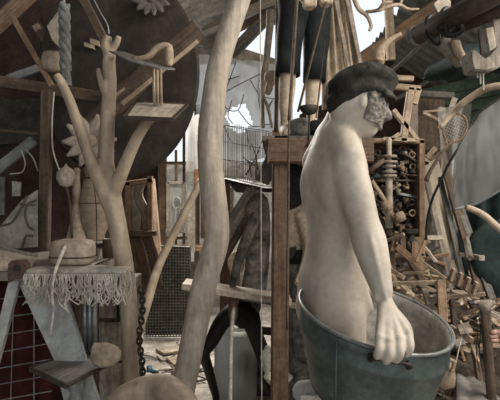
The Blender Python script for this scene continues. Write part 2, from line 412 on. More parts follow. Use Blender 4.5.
# head, turned a little further to the side
HA = math.radians(10)
hf_, hr_ = V((math.cos(HA), math.sin(HA), -.10)).normalized(), V((math.sin(HA), -math.cos(HA), 0))
hu_ = hr_.cross(hf_).normalized()
if hu_.z < 0: hu_ = -hu_
HC = P(357.5, 103, 1.70)
def HD(f, s, u): return HC+hf_*f+hr_*s+hu_*u
def headpoint(d, infl=0):
    f, s, u = d
    r = V((f*(.088 if f > 0 else .098), s*.076, u*.118))
    if f < 0: r.x *= 1.02
    def bump(c, w, a): return a*math.exp(-sum((q-e)**2 for q, e in zip(d, c))/(w*w))
    o = bump((.96,0,-.20), .15, .040)+bump((.93,0,-.02), .16, .010)+bump((.70,0,-.74), .25, .020)+bump((.9,0,.20), .2, .010)
    o += bump((.86,0,-.50), .16, .012)-bump((.86,.36,-.02), .18, .016)-bump((.86,-.36,-.02), .18, .016)-bump((.92,0,-.37), .09, .006)
    o += bump((.72,.5,-.24), .22, .010)+bump((.72,-.5,-.24), .22, .010)-bump((-.1,.8,-.75), .35, .012)-bump((-.1,-.8,-.75), .35, .012)
    k = r.length; r = r*((k+o+infl)/k)
    return HD(r.x, r.y, r.z)
def headgrid(mb, n, m, tmin=.0, infl=None):
    rings = []
    for i in range(m+1):
        th = math.pi*min(max(i/m, .01), .99)
        rings.append([headpoint((math.sin(th)*math.cos(2*math.pi*k/n), math.sin(th)*math.sin(2*math.pi*k/n), -math.cos(th)), infl(th, k) if infl else 0) for k in range(n)])
    mb.loft(rings)
headgrid(body, 48, 40)
for sgn in (-1, 1):                                   # ears
    body.blob(HD(-.008, .076*sgn, -.012), (.014,.006,.022), (hf_, hr_, hu_), 14)
body.tube([HC+hf_*.03-hu_*.05, B(.055,0,.63), B(.02,0,.56)], [.052,.055,.062], 16)
man = build('plaster_statue', body, plaster, smooth=True)
md = man.modifiers.new('fuse', 'REMESH'); md.mode = 'VOXEL'; md.voxel_size = .004; md.use_smooth_shade = True
md = man.modifiers.new('ease', 'SMOOTH'); md.factor = .5; md.iterations = 7
tag(man, 'life-size nude plaster man in a dark cap gripping the zinc tub around his hips', 'statue')
# torn newsprint over cheek and beard
mk = MB(); rings = []
for i in range(29):
    u = -.60+.95*i/28; row = []
    for k in range(33):
        ph = math.radians(-92+184*k/32)
        edge = (1 if i in (0, 28) else 0)+(1 if k in (0, 32) else 0)
        h = math.sqrt(max(0, 1-u*u)); d = (h*math.cos(ph), h*math.sin(ph), u)
        nz = noise.noise(V(d)*9)*.5+noise.noise(V(d)*21)*.5
        row.append(headpoint(d, -.006 if edge else .0095+.014*nz))
    rings.append(row)
mk.loft(rings, caps=False, closed=False)
m_ = build('newsprint_beard', mk, mask_m, man, smooth=True, sub=1); m_['label'] = 'crumpled grey newsprint over the face'
# cap: a drooping crown and a short peak
cp = MB(); rings = []
for i in range(17):
    t = i/16; row = []
    for k in range(40):
        a = 2*math.pi*k/40; ca, sa = math.cos(a), math.sin(a)
        prof = [(.0,.103),(.1,.110),(.25,.116),(.42,.117),(.58,.110),(.72,.092),(.84,.066),(.93,.038),(1,.004)]
        for (t0, r0), (t1, r1) in zip(prof, prof[1:]):
            if t0 <= t <= t1: r = r0+(r1-r0)*(t-t0)/(t1-t0); break
        lift = .022+.110*math.sin(t*math.pi/2)
        fr = 1+.12*noise.noise(V((ca*3, sa*3, t*5)))+.09*noise.noise(V((ca*8, sa*8, t*12)))+.03*math.sin(t*17+ca*2)
        f = ca*r*.98*fr+.003+.010*max(0,ca); s = sa*r*.80*fr
        # the back hangs low over the nape
        sag = -.072*max(0, -ca)**1.2*(1-t)+.004*ca*(1-t)-.018*math.sin(t*3.14)*max(0,-ca)
        row.append(HD(f, s, lift+sag+.004*noise.noise(V((ca*6, sa*6, t*9)))))
    rings.append(row)
cp.loft(rings)
cap = build('cap', cp, cap_m, man, smooth=True, sub=1); cap['label'] = 'dark floppy cap'
pk = MB(); rings = []
for i in range(7):
    t = i/6; row = []
    for k in range(15):
        a = math.radians(-62+124*k/14); ca, sa = math.cos(a), math.sin(a)
        row.append(HD(ca*(.104+.022*t*max(0, math.cos(a*1.3)))+.006, sa*(.088+.010*t), .036-.012*t-.010*abs(sa)*t))
    rings.append(row)
pk.loft(rings, caps=False, closed=False)
build('cap_peak', pk, cap_m, cap, smooth=True, solid=.014)

# ------------------------------------------------------------------ the zinc tub
TC = P(374.5, 313, 1.66)
d_ = (TC-V((0,0,H))).normalized()
ix = V((1,0,0)); iy = d_.cross(ix).normalized(); ix = iy.cross(d_).normalized()
if iy.z < 0: iy = -iy
u2 = (ix*.30+iy*.954).normalized()
tn = (-d_*.36+u2*.933).normalized()
tx = (ix*.954-iy*.30); tx = (tx-tn*tx.dot(tn)).normalized(); ty = tn.cross(tx)
RX, RY = .252, .264
ta = V((-.035,.0,-1)).normalized()
def tub_ring(sc, h, lip=0, n=72): return [TC+tx*math.cos(2*math.pi*k/n)*(RX*sc+lip)+ty*math.sin(2*math.pi*k/n)*(RY*sc+lip)+(tn*.25-ta*.75)*h for k in range(n)]
tub = MB()
tub.loft([tub_ring(s_, h) for s_, h in ((.775,-.262),(.77,-.255),(.79,-.245),(.875,-.16),(.955,-.085),(.972,-.078),(.975,-.07),(.962,-.062),(.975,-.03),(.99,0))], caps=False)
tubo = build('zinc_tub', tub, zinc, smooth=True, solid=.004)
tag(tubo, 'large dull zinc wash tub worn around the hips of the plaster man', 'tub')
tin = MB(); tin.loft([tub_ring(s_, h) for s_, h in ((.755,-.248),(.775,-.24),(.855,-.16),(.935,-.084),(.955,-.072),(.94,-.058),(.955,-.03),(.968,-.002))], caps=False)
build('inner_wall', tin, zinc_in, tubo, smooth=True, solid=.003)['label'] = 'chalky inside of the tub'
bt = MB(); bt.loft([tub_ring(s_, h) for s_, h in ((.01,-.252),(.4,-.252),(.765,-.252))], caps=False)
build('bottom', bt, zinc_in, tubo, solid=.006)
rm = MB(); rg = []
for k in range(72):
    a = 2*math.pi*k/72; rad = (tx*math.cos(a)*RX+ty*math.sin(a)*RY); e = rad.normalized()
    rg.append([TC+rad+e*math.cos(q*math.pi/4)*.0062+tn*math.sin(q*math.pi/4)*.0062 for q in range(8)])
rg.append(rg[0]); rm.loft(rg, caps=False)
build('rolled_rim', rm, surf('rim_zinc', (.17,.185,.185), (.27,.28,.27), .45, 12, bump=.1, metal=.35), tubo, smooth=True)
def tubpt(a, h, out): 
    rad = tx*math.cos(a)*RX+ty*math.sin(a)*RY; return TC+rad*(1+h*.5)+rad.normalized()*out+(tn*.25-ta*.75)*h
ah = min((i*.01 for i in range(628)), key=lambda a: (tubpt(a, 0, 0)-P(392,347,1.40)).length)
hd = MB(); hd.tube([tubpt(ah-.215,-.030,.004), tubpt(ah-.21,-.024,.022), tubpt(ah-.17,-.014,.030), tubpt(ah,-.010,.031), tubpt(ah+.17,-.014,.030), tubpt(ah+.21,-.024,.022), tubpt(ah+.215,-.030,.004)], .006, 10, 5)
build('drop_handle', hd, iron, tubo, smooth=True)['label'] = 'black iron drop handle'
for s_ in (-.215,.215):
    b_ = MB(); b_.blob(tubpt(ah+s_,-.028,.006), (.010,.009,.014), None, 12); build('handle_lug', b_, iron, tubo, smooth=True)
a2 = ah+math.pi
hd = MB(); hd.tube([tubpt(a2-.25,-.05,.004), tubpt(a2-.2,-.03,.035), tubpt(a2,-.03,.04), tubpt(a2+.2,-.03,.035), tubpt(a2+.25,-.05,.004)], .008, 10, 5)
build('drop_handle', hd, iron, tubo, smooth=True)
sm = MB()
sm.tube([tubpt(ah-.62,h,.004) for h in (-.24,-.16,-.08,-.02)], .004, 6)
build('seam', sm, zinc, tubo)
# what the tub stands on
lowz = (TC+ta*.262).z-.225*abs(tx.z)-.005
one('wooden_plinth', MB().box((TC.x-.03, TC.y+.03, (lowz-.02)/2), (.40,.36,lowz-.02)), bluewhite, 'chalky pale block under the zinc tub', 'plinth')

# ------------------------------------------------------------------ the end wall's opening: frames, film, glimpses
bar('window_post', P(163,262,6.9), P(163,60,6.9), .10, .08, W['warm'], 'tall tan post at the window edge beside the splayed frame', 'post')
bar('window_post', P(184,262,6.7), P(184,105,6.7), .035, .05, W['red'], 'thin reddish upright between the window panes', 'post')
bar('window_post', P(197,262,6.7), P(197,105,6.7), .07, .06, W['brown'], 'dark upright close behind the bent grey log', 'post')
bar('window_post', P(176,262,6.6), P(176,150,6.6), .03, .05, W['warm'], 'slim tan upright beside the bulb drawings', 'post')
for y0, lab in ((163,'upper cross rail of the window beside the disc'),(207,'middle cross rail of the window beside the disc'),(238,'lower cross rail of the window above the mesh screen')):
    bar('cross_rail', P(163,y0,6.75), P(199,y0,6.75), .04, .04, W['warm'], lab, 'rail')
wd = thing('painted_window', P(176,232,6.5), 'dusty window panel painted with bulb shapes', 'window')
build('frame', MB().prism(P(168,232,6.5), P(168,182,6.5), .04,.04).prism(P(184,232,6.5), P(184,182,6.5), .04,.04).prism(P(168,183,6.5), P(184,183,6.5), .04,.04).prism(P(166,231,6.5), P(186,231,6.5), .05,.05), W['sheetply'], wd)
build('pane', MB().slab([P(168,231,6.51),P(184,231,6.51),P(184,183,6.51),P(168,183,6.51)], .01, V((0,1,0))), glass_dirty, wd)
for cx, cy, r in ((176,203,4.5),(182,212,3.5)):
    b = MB(); b.tube([P(cx+r*math.sin(t*.63)*(.7 if t>5 else 1), cy-r*1.3*math.cos(t*.63), 6.47) for t in range(11)], .012, 6, 3); b.tube([P(cx,cy+6,6.47), P(cx-.5,cy+20,6.47)], .02, 6)
    build('bulb_outline', b, whitep, wd)
one('wooden_box', MB().box(P(201,178,6.3), (.17,.15,.26)), orange, 'small orange-brown box hung at the window by the bent log', 'box')
one('wall_board', MB().box(P(209,206,6.6), (.22,.05,.85)), W['red'], 'reddish panel half behind the bent log below the orange box', 'panel')
one('pillar_stub', MB().box(P(191,222,6.2), (.10,.10,.75)), W['sheetply'], 'pale upright block standing behind the leaning pole', 'post')
one('window_ledge', MB().box(P(197,248,6.3), (.75,.2,.07)), W['warm'], 'tan wooden ledge between mesh screen and bent log', 'ledge')
fc_ = MB().cloth(P(196,54,6.3), P(293,66,6.3), P(293,150,6.3), P(196,176,6.3), 60, 40, .03, 4, 1, 2)
hole = P(239,118,6.3)                                 # a torn hole lets the sky through
bmesh.ops.delete(fc_.bm, geom=[f for f in fc_.bm.faces if math.hypot((f.calc_center_median().x-hole.x)/.15, (f.calc_center_median().z-hole.z)/.17) < 1+.35*noise.noise(f.calc_center_median()*9)], context='FACES')
f_ = one('plastic_sheet', fc_, film, 'cloudy torn translucent sheet hung over the bright opening', 'sheet')
ln = [((203,150),(222,100),(236,62)),((214,98),(240,84),(268,70)),((222,92),(226,108),(238,110),(244,94)),((238,110),(252,126),(270,124)),((205,118),(222,124),(230,140)),((250,80),(262,96),(288,100)),((246,128),(250,150)),((262,70),(258,92),(262,120)),((212,70),(222,80),(240,76)),((232,100),(228,116),(233,124))]
for i, q in enumerate(ln):
    b = MB(); b.tube([P(x,y,6.24) for x, y in q], .006, 5, 4); build('ink_line', b, W['greyplank'], f_)
# torn hole of the sheet is the bright sky: a patch of thin film left of it
one('draped_net', MB().cloth(P(187,118,5.9), P(206,112,5.9), P(210,166,5.9), P(186,172,5.9), 12, 14, .03, 2, 1, 5), film, 'grey veil of netting beside the dark disc edge', 'netting')
# mesh screen and the wavy frames
ms = thing('mesh_screen', P(168,337,5.35), 'dark wire mesh screen standing on the dusty floor', 'screen')
g = MB()
a0, a1, a2, a3 = P(144,337,5.35), P(191,336,5.35), P(190,247,5.35), P(145,245,5.35)
for i in range(17):
    t = i/16; g.tube([a0.lerp(a1, t), a3.lerp(a2, t)], .006, 4, smooth=False)
for i in range(31):
    t = i/30; g.tube([a0.lerp(a3, t), a1.lerp(a2, t)], .006, 4, smooth=False)
build('wire_mesh', g, meshm, ms)
build('backing', MB().slab([a0+V((0,.06,0)),a1+V((0,.06,0)),a2+V((0,.06,0)),a3+V((0,.06,0))], .02, V((0,1,0))), burlap, ms)
fr = thing('carved_screen', P(141,290,4.9), 'dark carved frame with wavy slats and splayed feet', 'screen')
for x0, y0 in ((128,182),(150,176)): build('upright', MB().prism(P(x0,236,4.9), P(x0,y0,4.9), .05,.05), W['warm'], fr)
build('crossbar', MB().prism(P(124,234,4.88), P(157,233,4.88), .05,.07), W['brown'], fr)
build('top_bar', MB().prism(P(125,184,4.9), P(153,180,4.9), .05,.05), W['warm'], fr)
for k, xs in enumerate((((133,182),(130,200),(136,216),(133,233)),((141,181),(138,196),(146,214),(148,233)))):
    b = MB(); pts = [P(x,y,4.92) for x, y in xs]; b.tube(pts, .05, 10, 6, ell=.3); build('wavy_slat', b, W['grey'], fr, smooth=True)
for xs in (((136,236),(143,262),(149,300)),((147,236),(154,258),(158,290)),((132,236),(131,268),(129,353))):
    b = MB(); b.tube([P(x,y,4.9) for x, y in xs], .05, 10, 6, ell=.35); build('leg', b, W['brown'], fr, smooth=True)
bar('leaning_board', P(158,262,5.1), P(151,180,5.6), .09, .04, W['warm'], 'narrow tan board leaning beside the carved frame', 'board')
for i in range(16):
    x0 = rnd.uniform(150,205); y0 = rnd.uniform(340,385); Y = 1.5/((y0-200)/500)
    if Y > 5.2: Y = 5.2
    b = MB(); p = V(((x0-250)/500*Y, Y, .015)); pts = [p]
    for k in range(4): p = p+V((rnd.uniform(-.15,.2), rnd.uniform(-.15,.15), 0)); pts.append(V((p.x, p.y, .012+rnd.random()*.03)))
    one('fallen_twig', b.tube(pts, [.009,.008,.007,.006,.004], 6, 4), rnd.choice((W['brown'], W['grey'], iron)), 'thin bent twig or wire lying on the dusty floor by the mesh screen', 'twig', 'twigs and wires on the dusty floor', smooth=True)
for x0, y0, w_, m, lab in ((196,345,.16,W['sheetply'],'pale flat board lying on the floor past the mesh screen'),(172,352,.12,stone,'flat dusty tile lying on the floor before the mesh screen'),(186,362,.14,W['pale'],'short plank lying on the floor beside the bent log')):
    Y = 1.5/((y0-200)/500); one('floor_scrap', MB().box(V(((x0-250)/500*Y, Y, .02)), (w_*2.2,w_*1.6,.03), rnd.random()), m, lab, 'board')
one('blue_grip', MB().tube([P(149,366,4.4), P(151,378,4.35)], [.025,.03], 10).tube([P(151,371,4.38), P(157,372,4.3)], [.02,.012], 8), bluep, 'small blue plastic grip on the floor beside the chain', 'handle', smooth=True)

# ------------------------------------------------------------------ the bent log, the leaning pole
one('bent_log', MB().tube([P(150,586,1.95), P(168,480,1.97), P(182,395,2.0), P(191,350,2.05), P(200,305,2.1), P(208,270,2.13), P(216,242,2.15), P(216,222,2.16), P(213,190,2.17), P(210,150,2.2), P(213,105,2.22), P(220,62,2.25), P(230,28,2.28), P(243,-8,2.3), P(258,-60,2.35)],
    [.062,.056,.050,.050,.052,.053,.054,.056,.056,.055,.054,.050,.048,.046,.045], 20, 6, rough=.07, seed=2), W['greylog'], 'thick bent grey log rising from floor to roof', 'log', smooth=True)
one('leaning_pole', MB().tube([P(100,519,2.35), P(124,385,2.38), P(147,303,2.5), P(158,268,2.7), P(175,232,2.8), P(190,203,2.9), P(201,180,3.0)], [.025,.025,.024,.023,.023,.022,.021], 14, 5, rough=.06), W['peeled'], 'smooth pole leaning between forked trunk and bent log', 'pole', smooth=True)
one('peeled_log', MB().tube([P(108,400,1.72), P(122,396,1.72), P(140,390,1.72), P(160,387,1.7), P(174,394,1.66), P(188,415,1.6), P(194,480,1.6), P(196,665,1.6)], [.012,.034,.042,.046,.046,.045,.05,.055], 18, 6, rough=.09, seed=6), W['peeled'], 'rounded peeled log end across the foot of the bent log', 'log', smooth=True)

# ------------------------------------------------------------------ cage, planks, figures in the middle
cg = thing('wire_cage', P(240,182,3.9), 'rusty wire cage standing on a dark tray under the bright sheet', 'cage')
c0, c1 = P(222,176,3.9), P(263,186,3.6); hgt = V((0,0,.40)); dp = V((.18,.28,0))
g = MB()
for k in range(23):
    q = c0.lerp(c1, k/22); g.tube([q, q+hgt*(1-.05*math.sin(k*.5))], .0024, 4, smooth=False); g.tube([q+dp, q+dp+hgt], .0019, 4, smooth=False)
for k in range(9):
    for e in (c0, c1): q = e+dp*(k/8); g.tube([q, q+hgt], .0019, 4, smooth=False)
for h in (0, .13, .27, .4):
    g.tube([c0+V((0,0,h)), c1+V((0,0,h)), c1+dp+V((0,0,h)), c0+dp+V((0,0,h)), c0+V((0,0,h))], .0026, 4, smooth=False)
build('wire_bars', g, W['grey'], cg)
build('tray', MB().slab([c0-V((.01,.01,.015)), c1-V((-.01,.01,.015)), c1+dp-V((-.01,-.01,.015)), c0+dp-V((.01,-.01,.015))], .03, V((0,0,-1))), iron, cg)
for k in range(7):
    b = MB(); q = c0.lerp(c1, .1+.8*rnd.random())+dp*rnd.uniform(.2,.8)+V((0,0,.03)); e = q+V((rnd.uniform(-.15,.15), rnd.uniform(-.05,.05), rnd.uniform(.1,.3)))
    one('twig', b.tube([q, (q+e)/2+V((.02,0,.02)), e], [.006,.005,.004], 6, 3), rnd.choice((W['grey'], W['brown'])), 'dry grey twig stuffed inside the wire cage', 'twig', 'twigs in the wire cage', smooth=True)
one('cage_bracket', MB().slab([P(229,184,3.7), P(250,187,3.65), P(246,193,3.65), P(236,192,3.68)], .12, V((0,1,0))), iron, 'dark metal bracket under the wire cage', 'bracket')
for x0, x1, y0, y1, Y, w_, m, lab in ((225,225,378,180,4.2,.085,W['red'],'reddish post under the far corner of the cage'),(251,251,385,182,4.05,.10,W['red'],'reddish post under the near corner of the cage'),(230,231,363,188,4.6,.05,W['sheetply'],'pale upright showing against the masonry outside')):
    bar('cage_post', P(x0,y0,Y), P(x1,y1,Y), w_, .07, m, lab, 'post')
for k, (x0,y0,x1,y1,w_,m,lab) in enumerate(((218,254,258,190,.10,W['grey'],'broad weathered plank sloping up to the cage post'),(222,262,256,204,.05,W['brown'],'narrow dark plank under the sloping weathered plank'),(214,244,250,188,.04,W['greyplank'],'thin grey lath above the sloping weathered plank'))):
    bar('sloping_plank', P(x0,y0,3.5-k*.03), P(x1,y1,3.5-k*.03), w_, .035, m, lab, 'plank')
fig = thing('striding_figure', P(240,405,3.6), 'thin black-legged striding figure in a mottled grey coat', 'statue')
tb = MB()
tb.loft([ering(P(cx,cy,3.5), V((1,0,0)), V((0,1,0)), a, a*.7, 20, 2) for cx, cy, a in ((258,193,.03),(258,198,.06),(257,206,.088),(257,225,.092),(258,245,.09),(257,265,.085),(254,285,.088),(250,302,.09),(246,318,.075),(243,328,.03))])
for v in tb.bm.verts: v.co += V((1,0,0))*.015*noise.noise(v.co*9)
build('coat', tb, mottle, fig, smooth=True)
b = MB(); b.tube([P(246,310,3.45), P(234,312,3.4), P(222,322,3.38), P(212,340,3.37), P(204,353,3.36), P(208,368,3.42), P(213,386,3.5), P(216,398,3.56), P(216,411,3.62)], [.07,.068,.055,.047,.042,.034,.030,.026,.024], 14, 6, rough=.06)
b.tube([P(216,407,3.58), P(208,412,3.5), P(200,415,3.4)], [.026,.026,.016], 10); build('leg', b, black, fig, smooth=True)
b = MB(); b.tube([P(248,308,3.5), P(254,330,3.5), P(261,352,3.52), P(268,375,3.55), P(274,395,3.6), P(277,408,3.62)], [.075,.058,.046,.036,.028,.024], 14, 6, rough=.06)
b.tube([P(277,405,3.6), P(284,411,3.5)], [.026,.018], 10); build('leg', b, black, fig, smooth=True)
b = MB(); b.blob(P(244,318,3.5), (.10,.08,.07), None, 16, .1); build('hip', b, black, fig, smooth=True)
b = MB(); b.tube([P(257,215,3.42), P(246,240,3.36), P(237,266,3.33), P(232,288,3.33)], [.04,.038,.03,.022], 12, 5); build('arm', b, mottle, fig, smooth=True)
one('oval_mask', MB().blob(P(236,262,3.62), (.06,.05,.09), None, 14, .12, 3).tube([P(236,272,3.62), P(240,306,3.6)], [.03,.012], 8), fleshp, 'pale oval mask on a peg before the grey coat', 'mask', smooth=True)
for k, (x0, y0, x1, y1, m, lab) in enumerate(((184,284,290,300,W['sheetply'],'long pale plank resting across behind the bent log'),(238,294,300,304,W['grey'],'short grey plank lying across behind the timber post'))):
    bar('bench_plank', P(x0,y0,3.25+k*.2), P(x1,y1,3.25+k*.2), .04, .22, m, lab, 'plank')
one('stick', MB().tube([P(234,303,3.2), P(231,345,3.15), P(230,442,3.1)], [.014,.013,.012], 8), whitep, 'thin whitish stick upright before the cloudy plastic box', 'stick', smooth=True)
one('wooden_sleeve', MB().lathe([(.02,0),(.03,.03),(.03,.15),(.02,.18)], P(233,322,3.21), n=12), W['red'], 'reddish wooden grip around the whitish stick', 'grip', smooth=True)
bx = thing('plastic_box', P(236,404,3.7), 'cloudy plastic box on the floor between the black legs', 'box')
q0 = P(236,404,3.75)
for c, sz in ((V((0,-.13,.28)),(.30,.006,.52)),(V((-.15,0,.28)),(.006,.26,.52)),(V((.15,0,.28)),(.006,.26,.52)),(V((0,.13,.28)),(.30,.006,.52))):
    build('panel', MB().box(q0+c, sz), boxglass, bx)
build('base', MB().box(q0+V((0,0,.012)), (.31,.27,.02)), iron, bx)
one('crumpled_paper', MB().blob(P(240,338,3.75), (.085,.07,.05), None, 16, .5, 4, 14), whitep, 'crumpled white paper on top of the cloudy plastic box', 'paper', smooth=True)
one('grey_bag', MB().loft([ering(P(cx,cy,3.9), V((1,0,0)), V((0,1,0)), a, a*.6, 18, 2) for cx, cy, a in ((262,412,.10),(261,395,.13),(259,370,.12),(257,345,.085),(256,335,.06))]), mottle, 'grey sack standing behind the black legs', 'sack', smooth=True)
# dim clutter to the side of the timber post
for x0,y0,x1,y1,Y,w_,t_,m,lab in ((286,300,300,302,3.5,.14,.2,mottle,'grey bundle wedged between timber post and tub'),):
    one('cloth_bundle', MB().blob(P(290,318,3.6), (.10,.1,.09), None, 16, .35, 7, 9), mottle, lab, 'bundle', smooth=True)
for k, (x0,y0,x1,y1,w_,m,lab) in enumerate(((262,352,304,340,.02,whitep,'thin white strip slanting across the dim clutter behind the post'),(270,394,310,385,.05,W['brown'],'brown board low on the floor beside the timber post'),(266,372,310,350,.09,W['dark'],'dark board slanting behind the timber post'),(288,340,300,322,.05,W['pale'],'small pale offcut behind the rim of the tub'),(286,300,288,408,.08,W['dark'],'dark upright close behind the timber post'),(258,330,300,334,.06,W['brown'],'brown rail crossing behind the timber post'))):
    bar('offcut', P(x0,y0,3.6+k*.05), P(x1,y1,3.6+k*.05), w_, .03, m, lab, 'plank')
one('white_bowl', MB().lathe([(.02,0),(.07,.01),(.10,.05),(.095,.055),(.065,.018),(.01,.012)], P(278,384,3.35), n=20), whitep, 'white bowl on the dim floor beside the timber post', 'bowl', smooth=True)
one('rag', MB().blob(P(267,360,3.4), (.04,.04,.10), None, 14, .4, 9, 12), whitep, 'pale rag hanging beside the thin black leg', 'rag', smooth=True)

# nude figure with dark hair, behind the post
nd = MB()
nd.loft([ering(P(cx,cy,3.5), V((1,0,0)), V((0,1,0)), a, b_, 22, 2.2) for cx, cy, a, b_ in ((303,350,.12,.11),(303,320,.135,.12),(302,295,.125,.115),(301,270,.11,.10),(300,248,.115,.10),(298,228,.125,.11),(297,214,.115,.10),(296,205,.075,.08),(295,198,.05,.055),(294,188,.05,.05))])
nd.blob(P(294,182,3.48), (.078,.092,.112), None, 18)
nd.tube([P(300,212,3.42), P(307,230,3.37), P(310,250,3.34), P(304,272,3.3), P(298,285,3.25)], [.05,.055,.05,.04,.03], 14, 5)
for q in (294,299): nd.tube([P(q+6,345,3.5), P(q+7,375,3.5), P(q+8,412,3.5)], [.075,.055,.045], 12, 4)
no = build('nude_statue', nd, fleshp, smooth=True); md = no.modifiers.new('fuse', 'REMESH'); md.mode = 'VOXEL'; md.voxel_size = .009; md.use_smooth_shade = True
tag(no, 'tan nude statue with dark hair half hidden behind the timber post', 'statue')
b = MB(); b.blob(P(293,181,3.47), (.092,.10,.125), None, 22, .18, 3, 16); b.blob(P(292,198,3.46), (.07,.08,.10), None, 18, .25, 5, 18); build('hair', b, hairm, no, smooth=True)
b = MB(); b.loft([ering(P(cx,cy,3.5), V((1,0,0)), V((0,1,0)), a, .125, 22, 2.2) for cx, cy, a in ((300,262,.122),(300,255,.124),(299,248,.124))], caps=False); build('waistband', b, black, no, smooth=True)
b = MB(); b.loft([[p+V((.012*math.sin(k*1.3), .012*math.cos(k*1.1), 0)) for k, p in enumerate(ering(P(cx,cy,3.5), V((1,0,0)), V((0,1,0)), a, .15, 26, 2.2))] for cx, cy, a in ((301,262,.130),(302,290,.142),(303,330,.150),(304,380,.150),(304,405,.145))], caps=False); build('skirt', b, iron if False else mottle, no, smooth=True)
one('dark_bag', MB().slab([P(283,250,3.3), P(297,247,3.3), P(293,258,3.3), P(283,262,3.3)], .06, V((0,1,0))), black, 'small black bag hung on the timber post', 'bag')

# timber post, platform and the trousered figure on it
bar('timber_post', P(279,440,3.05), P(281,137,3.05), .105, .10, W['red'], 'thick reddish timber post carrying the platform', 'post')
pf = thing('platform', P(310,150,3.1), 'rough raised platform of reddish beams under the trousered figure', 'platform')
build('beam', MB().prism(P(268,151,3.0), P(372,151,3.0), .15, .10), W['red'], pf)
build('beam', MB().prism(P(272,140,3.9), P(372,140,3.9), .15, .10), W['red'], pf)
build('deck', MB().slab([P(262,134,3.0)+V((0,0,-.01)), P(372,134,3.0)+V((0,0,-.01)), V((.9,3.95,P(0,134,3.0).z-.01)), V((.12,3.95,P(0,134,3.0).z-.01))], .03, V((0,0,-1))), W['greyplank'], pf)
bar('cross_timber', P(262,182,3.25), P(278,146,3.2), .09, .06, W['greyplank'], 'grey timber bracing the platform above the cage', 'brace')
dz = P(0,134,3.0).z
tf = MB(); Yt = 3.25
def PT(px, py): return P(px, py, Yt)
feet = PT(286,0); 
man2 = MB()
for x_hip, x_kn, x_an, dy in ((294,288,286,0),(315,315,312,.10)):
    man2.loft([ering(P(cx,cy,Yt+dy), V((1,0,0)), V((0,1,0)), a, b_, 18, 2) for cx, cy, a, b_ in ((x_hip+1,-15,.10,.11),(x_hip,0,.095,.10),(x_kn+1,50,.062,.066),(x_kn,70,.055,.06),(x_an+1,88,.055,.066),(x_an,105,.046,.05),(x_an,118,.036,.04),(x_an,127,.036,.045))])
    z0 = dz; an = P(x_an,127,Yt+dy)
    man2.tube([V((an.x, an.y+.04, z0+.045)), V((an.x-.005, an.y-.03, z0+.05)), V((an.x-.01, an.y-.14, z0+.028)), V((an.x-.012, an.y-.19, z0+.02))], [.04,.043,.032,.02], 12, 5)
zt = P(0,-15,Yt).z
man2.loft([ering(V((P(305,0,Yt+.05).x, Yt+.05, zt+h)), V((1,0,0)), V((0,1,0)), a, b_, 22, 2.3) for h, a, b_ in ((-.06,.15,.12),(.05,.16,.12),(.15,.14,.11),(.3,.16,.12),(.45,.18,.12),(.52,.13,.10),(.56,.06,.06),(.62,.05,.05))])
hx = P(305,0,Yt+.05).x
man2.blob(V((hx, Yt+.03, zt+.74)), (.075,.095,.12), None, 18)
hand_l, hand_r = P(309,4,2.9), P(325,1,2.9)
for sgn, hnd in ((-1, hand_l), (1, hand_r)):
    s0 = V((hx+.19*sgn, Yt+.05, zt+.44)); e0 = V((hx+.24*sgn, Yt-.05, zt+.18))
    man2.tube([V((hx+.1*sgn, Yt+.05, zt+.46)), s0, e0, hnd+V((0,.04,.02))], [.05,.05,.042,.028], 12, 5)
    man2.blob(hnd, (.042,.035,.040), None, 12)
    for k in range(4):
        b0 = hnd+V((-.03+.02*k, -.02, .025)); man2.tube([b0, b0+V((0,-.03,-.012)), b0+V((0,-.022,-.045)), b0+V((0,.005,-.05))], [.012,.0115,.011,.009], 8, 4)
mo = build('platform_statue', man2, fleshp, smooth=True); md = mo.modifiers.new('fuse', 'REMESH'); md.mode = 'VOXEL'; md.voxel_size = .007; md.use_smooth_shade = True
tag(mo, 'barefoot statue in dark rolled trousers standing on the platform', 'statue')
tr = MB()
for x_hip, x_kn, hem, dy in ((294,288,76,0),(316,315,82,.10)):
    tr.loft([[p+V((.012*noise.noise(p*7), .012*noise.noise(p*7+V((5,0,0))), 0)) for p in ering(P(cx,cy,Yt+dy), V((1,0,0)), V((0,1,0)), a, b_, 26, 2.2)] for cx, cy, a, b_ in ((x_hip,-30,.12,.14),(x_hip,-10,.118,.135),(x_hip-.5,15,.10,.11),(x_kn+1.5,40,.088,.098),(x_kn,60,.082,.09),(x_kn-.5,hem,.080,.088),(x_kn-.5,hem-1,.07,.078),(x_kn,hem-10,.066,.072))])
tr.loft([ering(V((hx, Yt+.05, zt+h)), V((1,0,0)), V((0,1,0)), a, b_, 26, 2.3) for h, a, b_ in ((-.10,.165,.13),(.0,.175,.14),(.12,.165,.13),(.16,.155,.12))])
build('trousers', tr, navy, mo, smooth=True)['label'] = 'dark rolled-up trousers'
# heap on the platform, flower cup
for i, (x, y, rx_, rz_, m, lab) in enumerate(((299,124,.075,.07,mottle,'grey bundled cloth beside the bare foot on the platform'),(322,122,.12,.055,navy,'long dark folded cloth along the platform edge'),(304,110,.045,.028,iron,'dark crumpled rag behind the cup on the platform'))):
    q = P(x,y,3.12+.1*(i == 2)); q.z = dz+rz_*.9
    one('cloth_heap', MB().blob(q, (rx_,.07,rz_), None, 20, .4, i+3, 10), m, lab, 'cloth', smooth=True)
cu = thing('iron_goblet', P(308,150,2.95), 'dark iron goblet on a thin stem at the platform edge', 'goblet')
q = P(309,110,2.95); zb = P(309,146,2.95).z
build('cup', MB().lathe([(.008,-.03),(.035,-.022),(.052,0),(.055,.022),(.046,.025),(.03,.0),(.005,-.01)], q, n=18), iron, cu, smooth=True)
build('stem', MB().lathe([(.02,zb-q.z),(.007,zb-q.z+.02),(.006,-.03)], q, n=10), iron, cu, smooth=True)
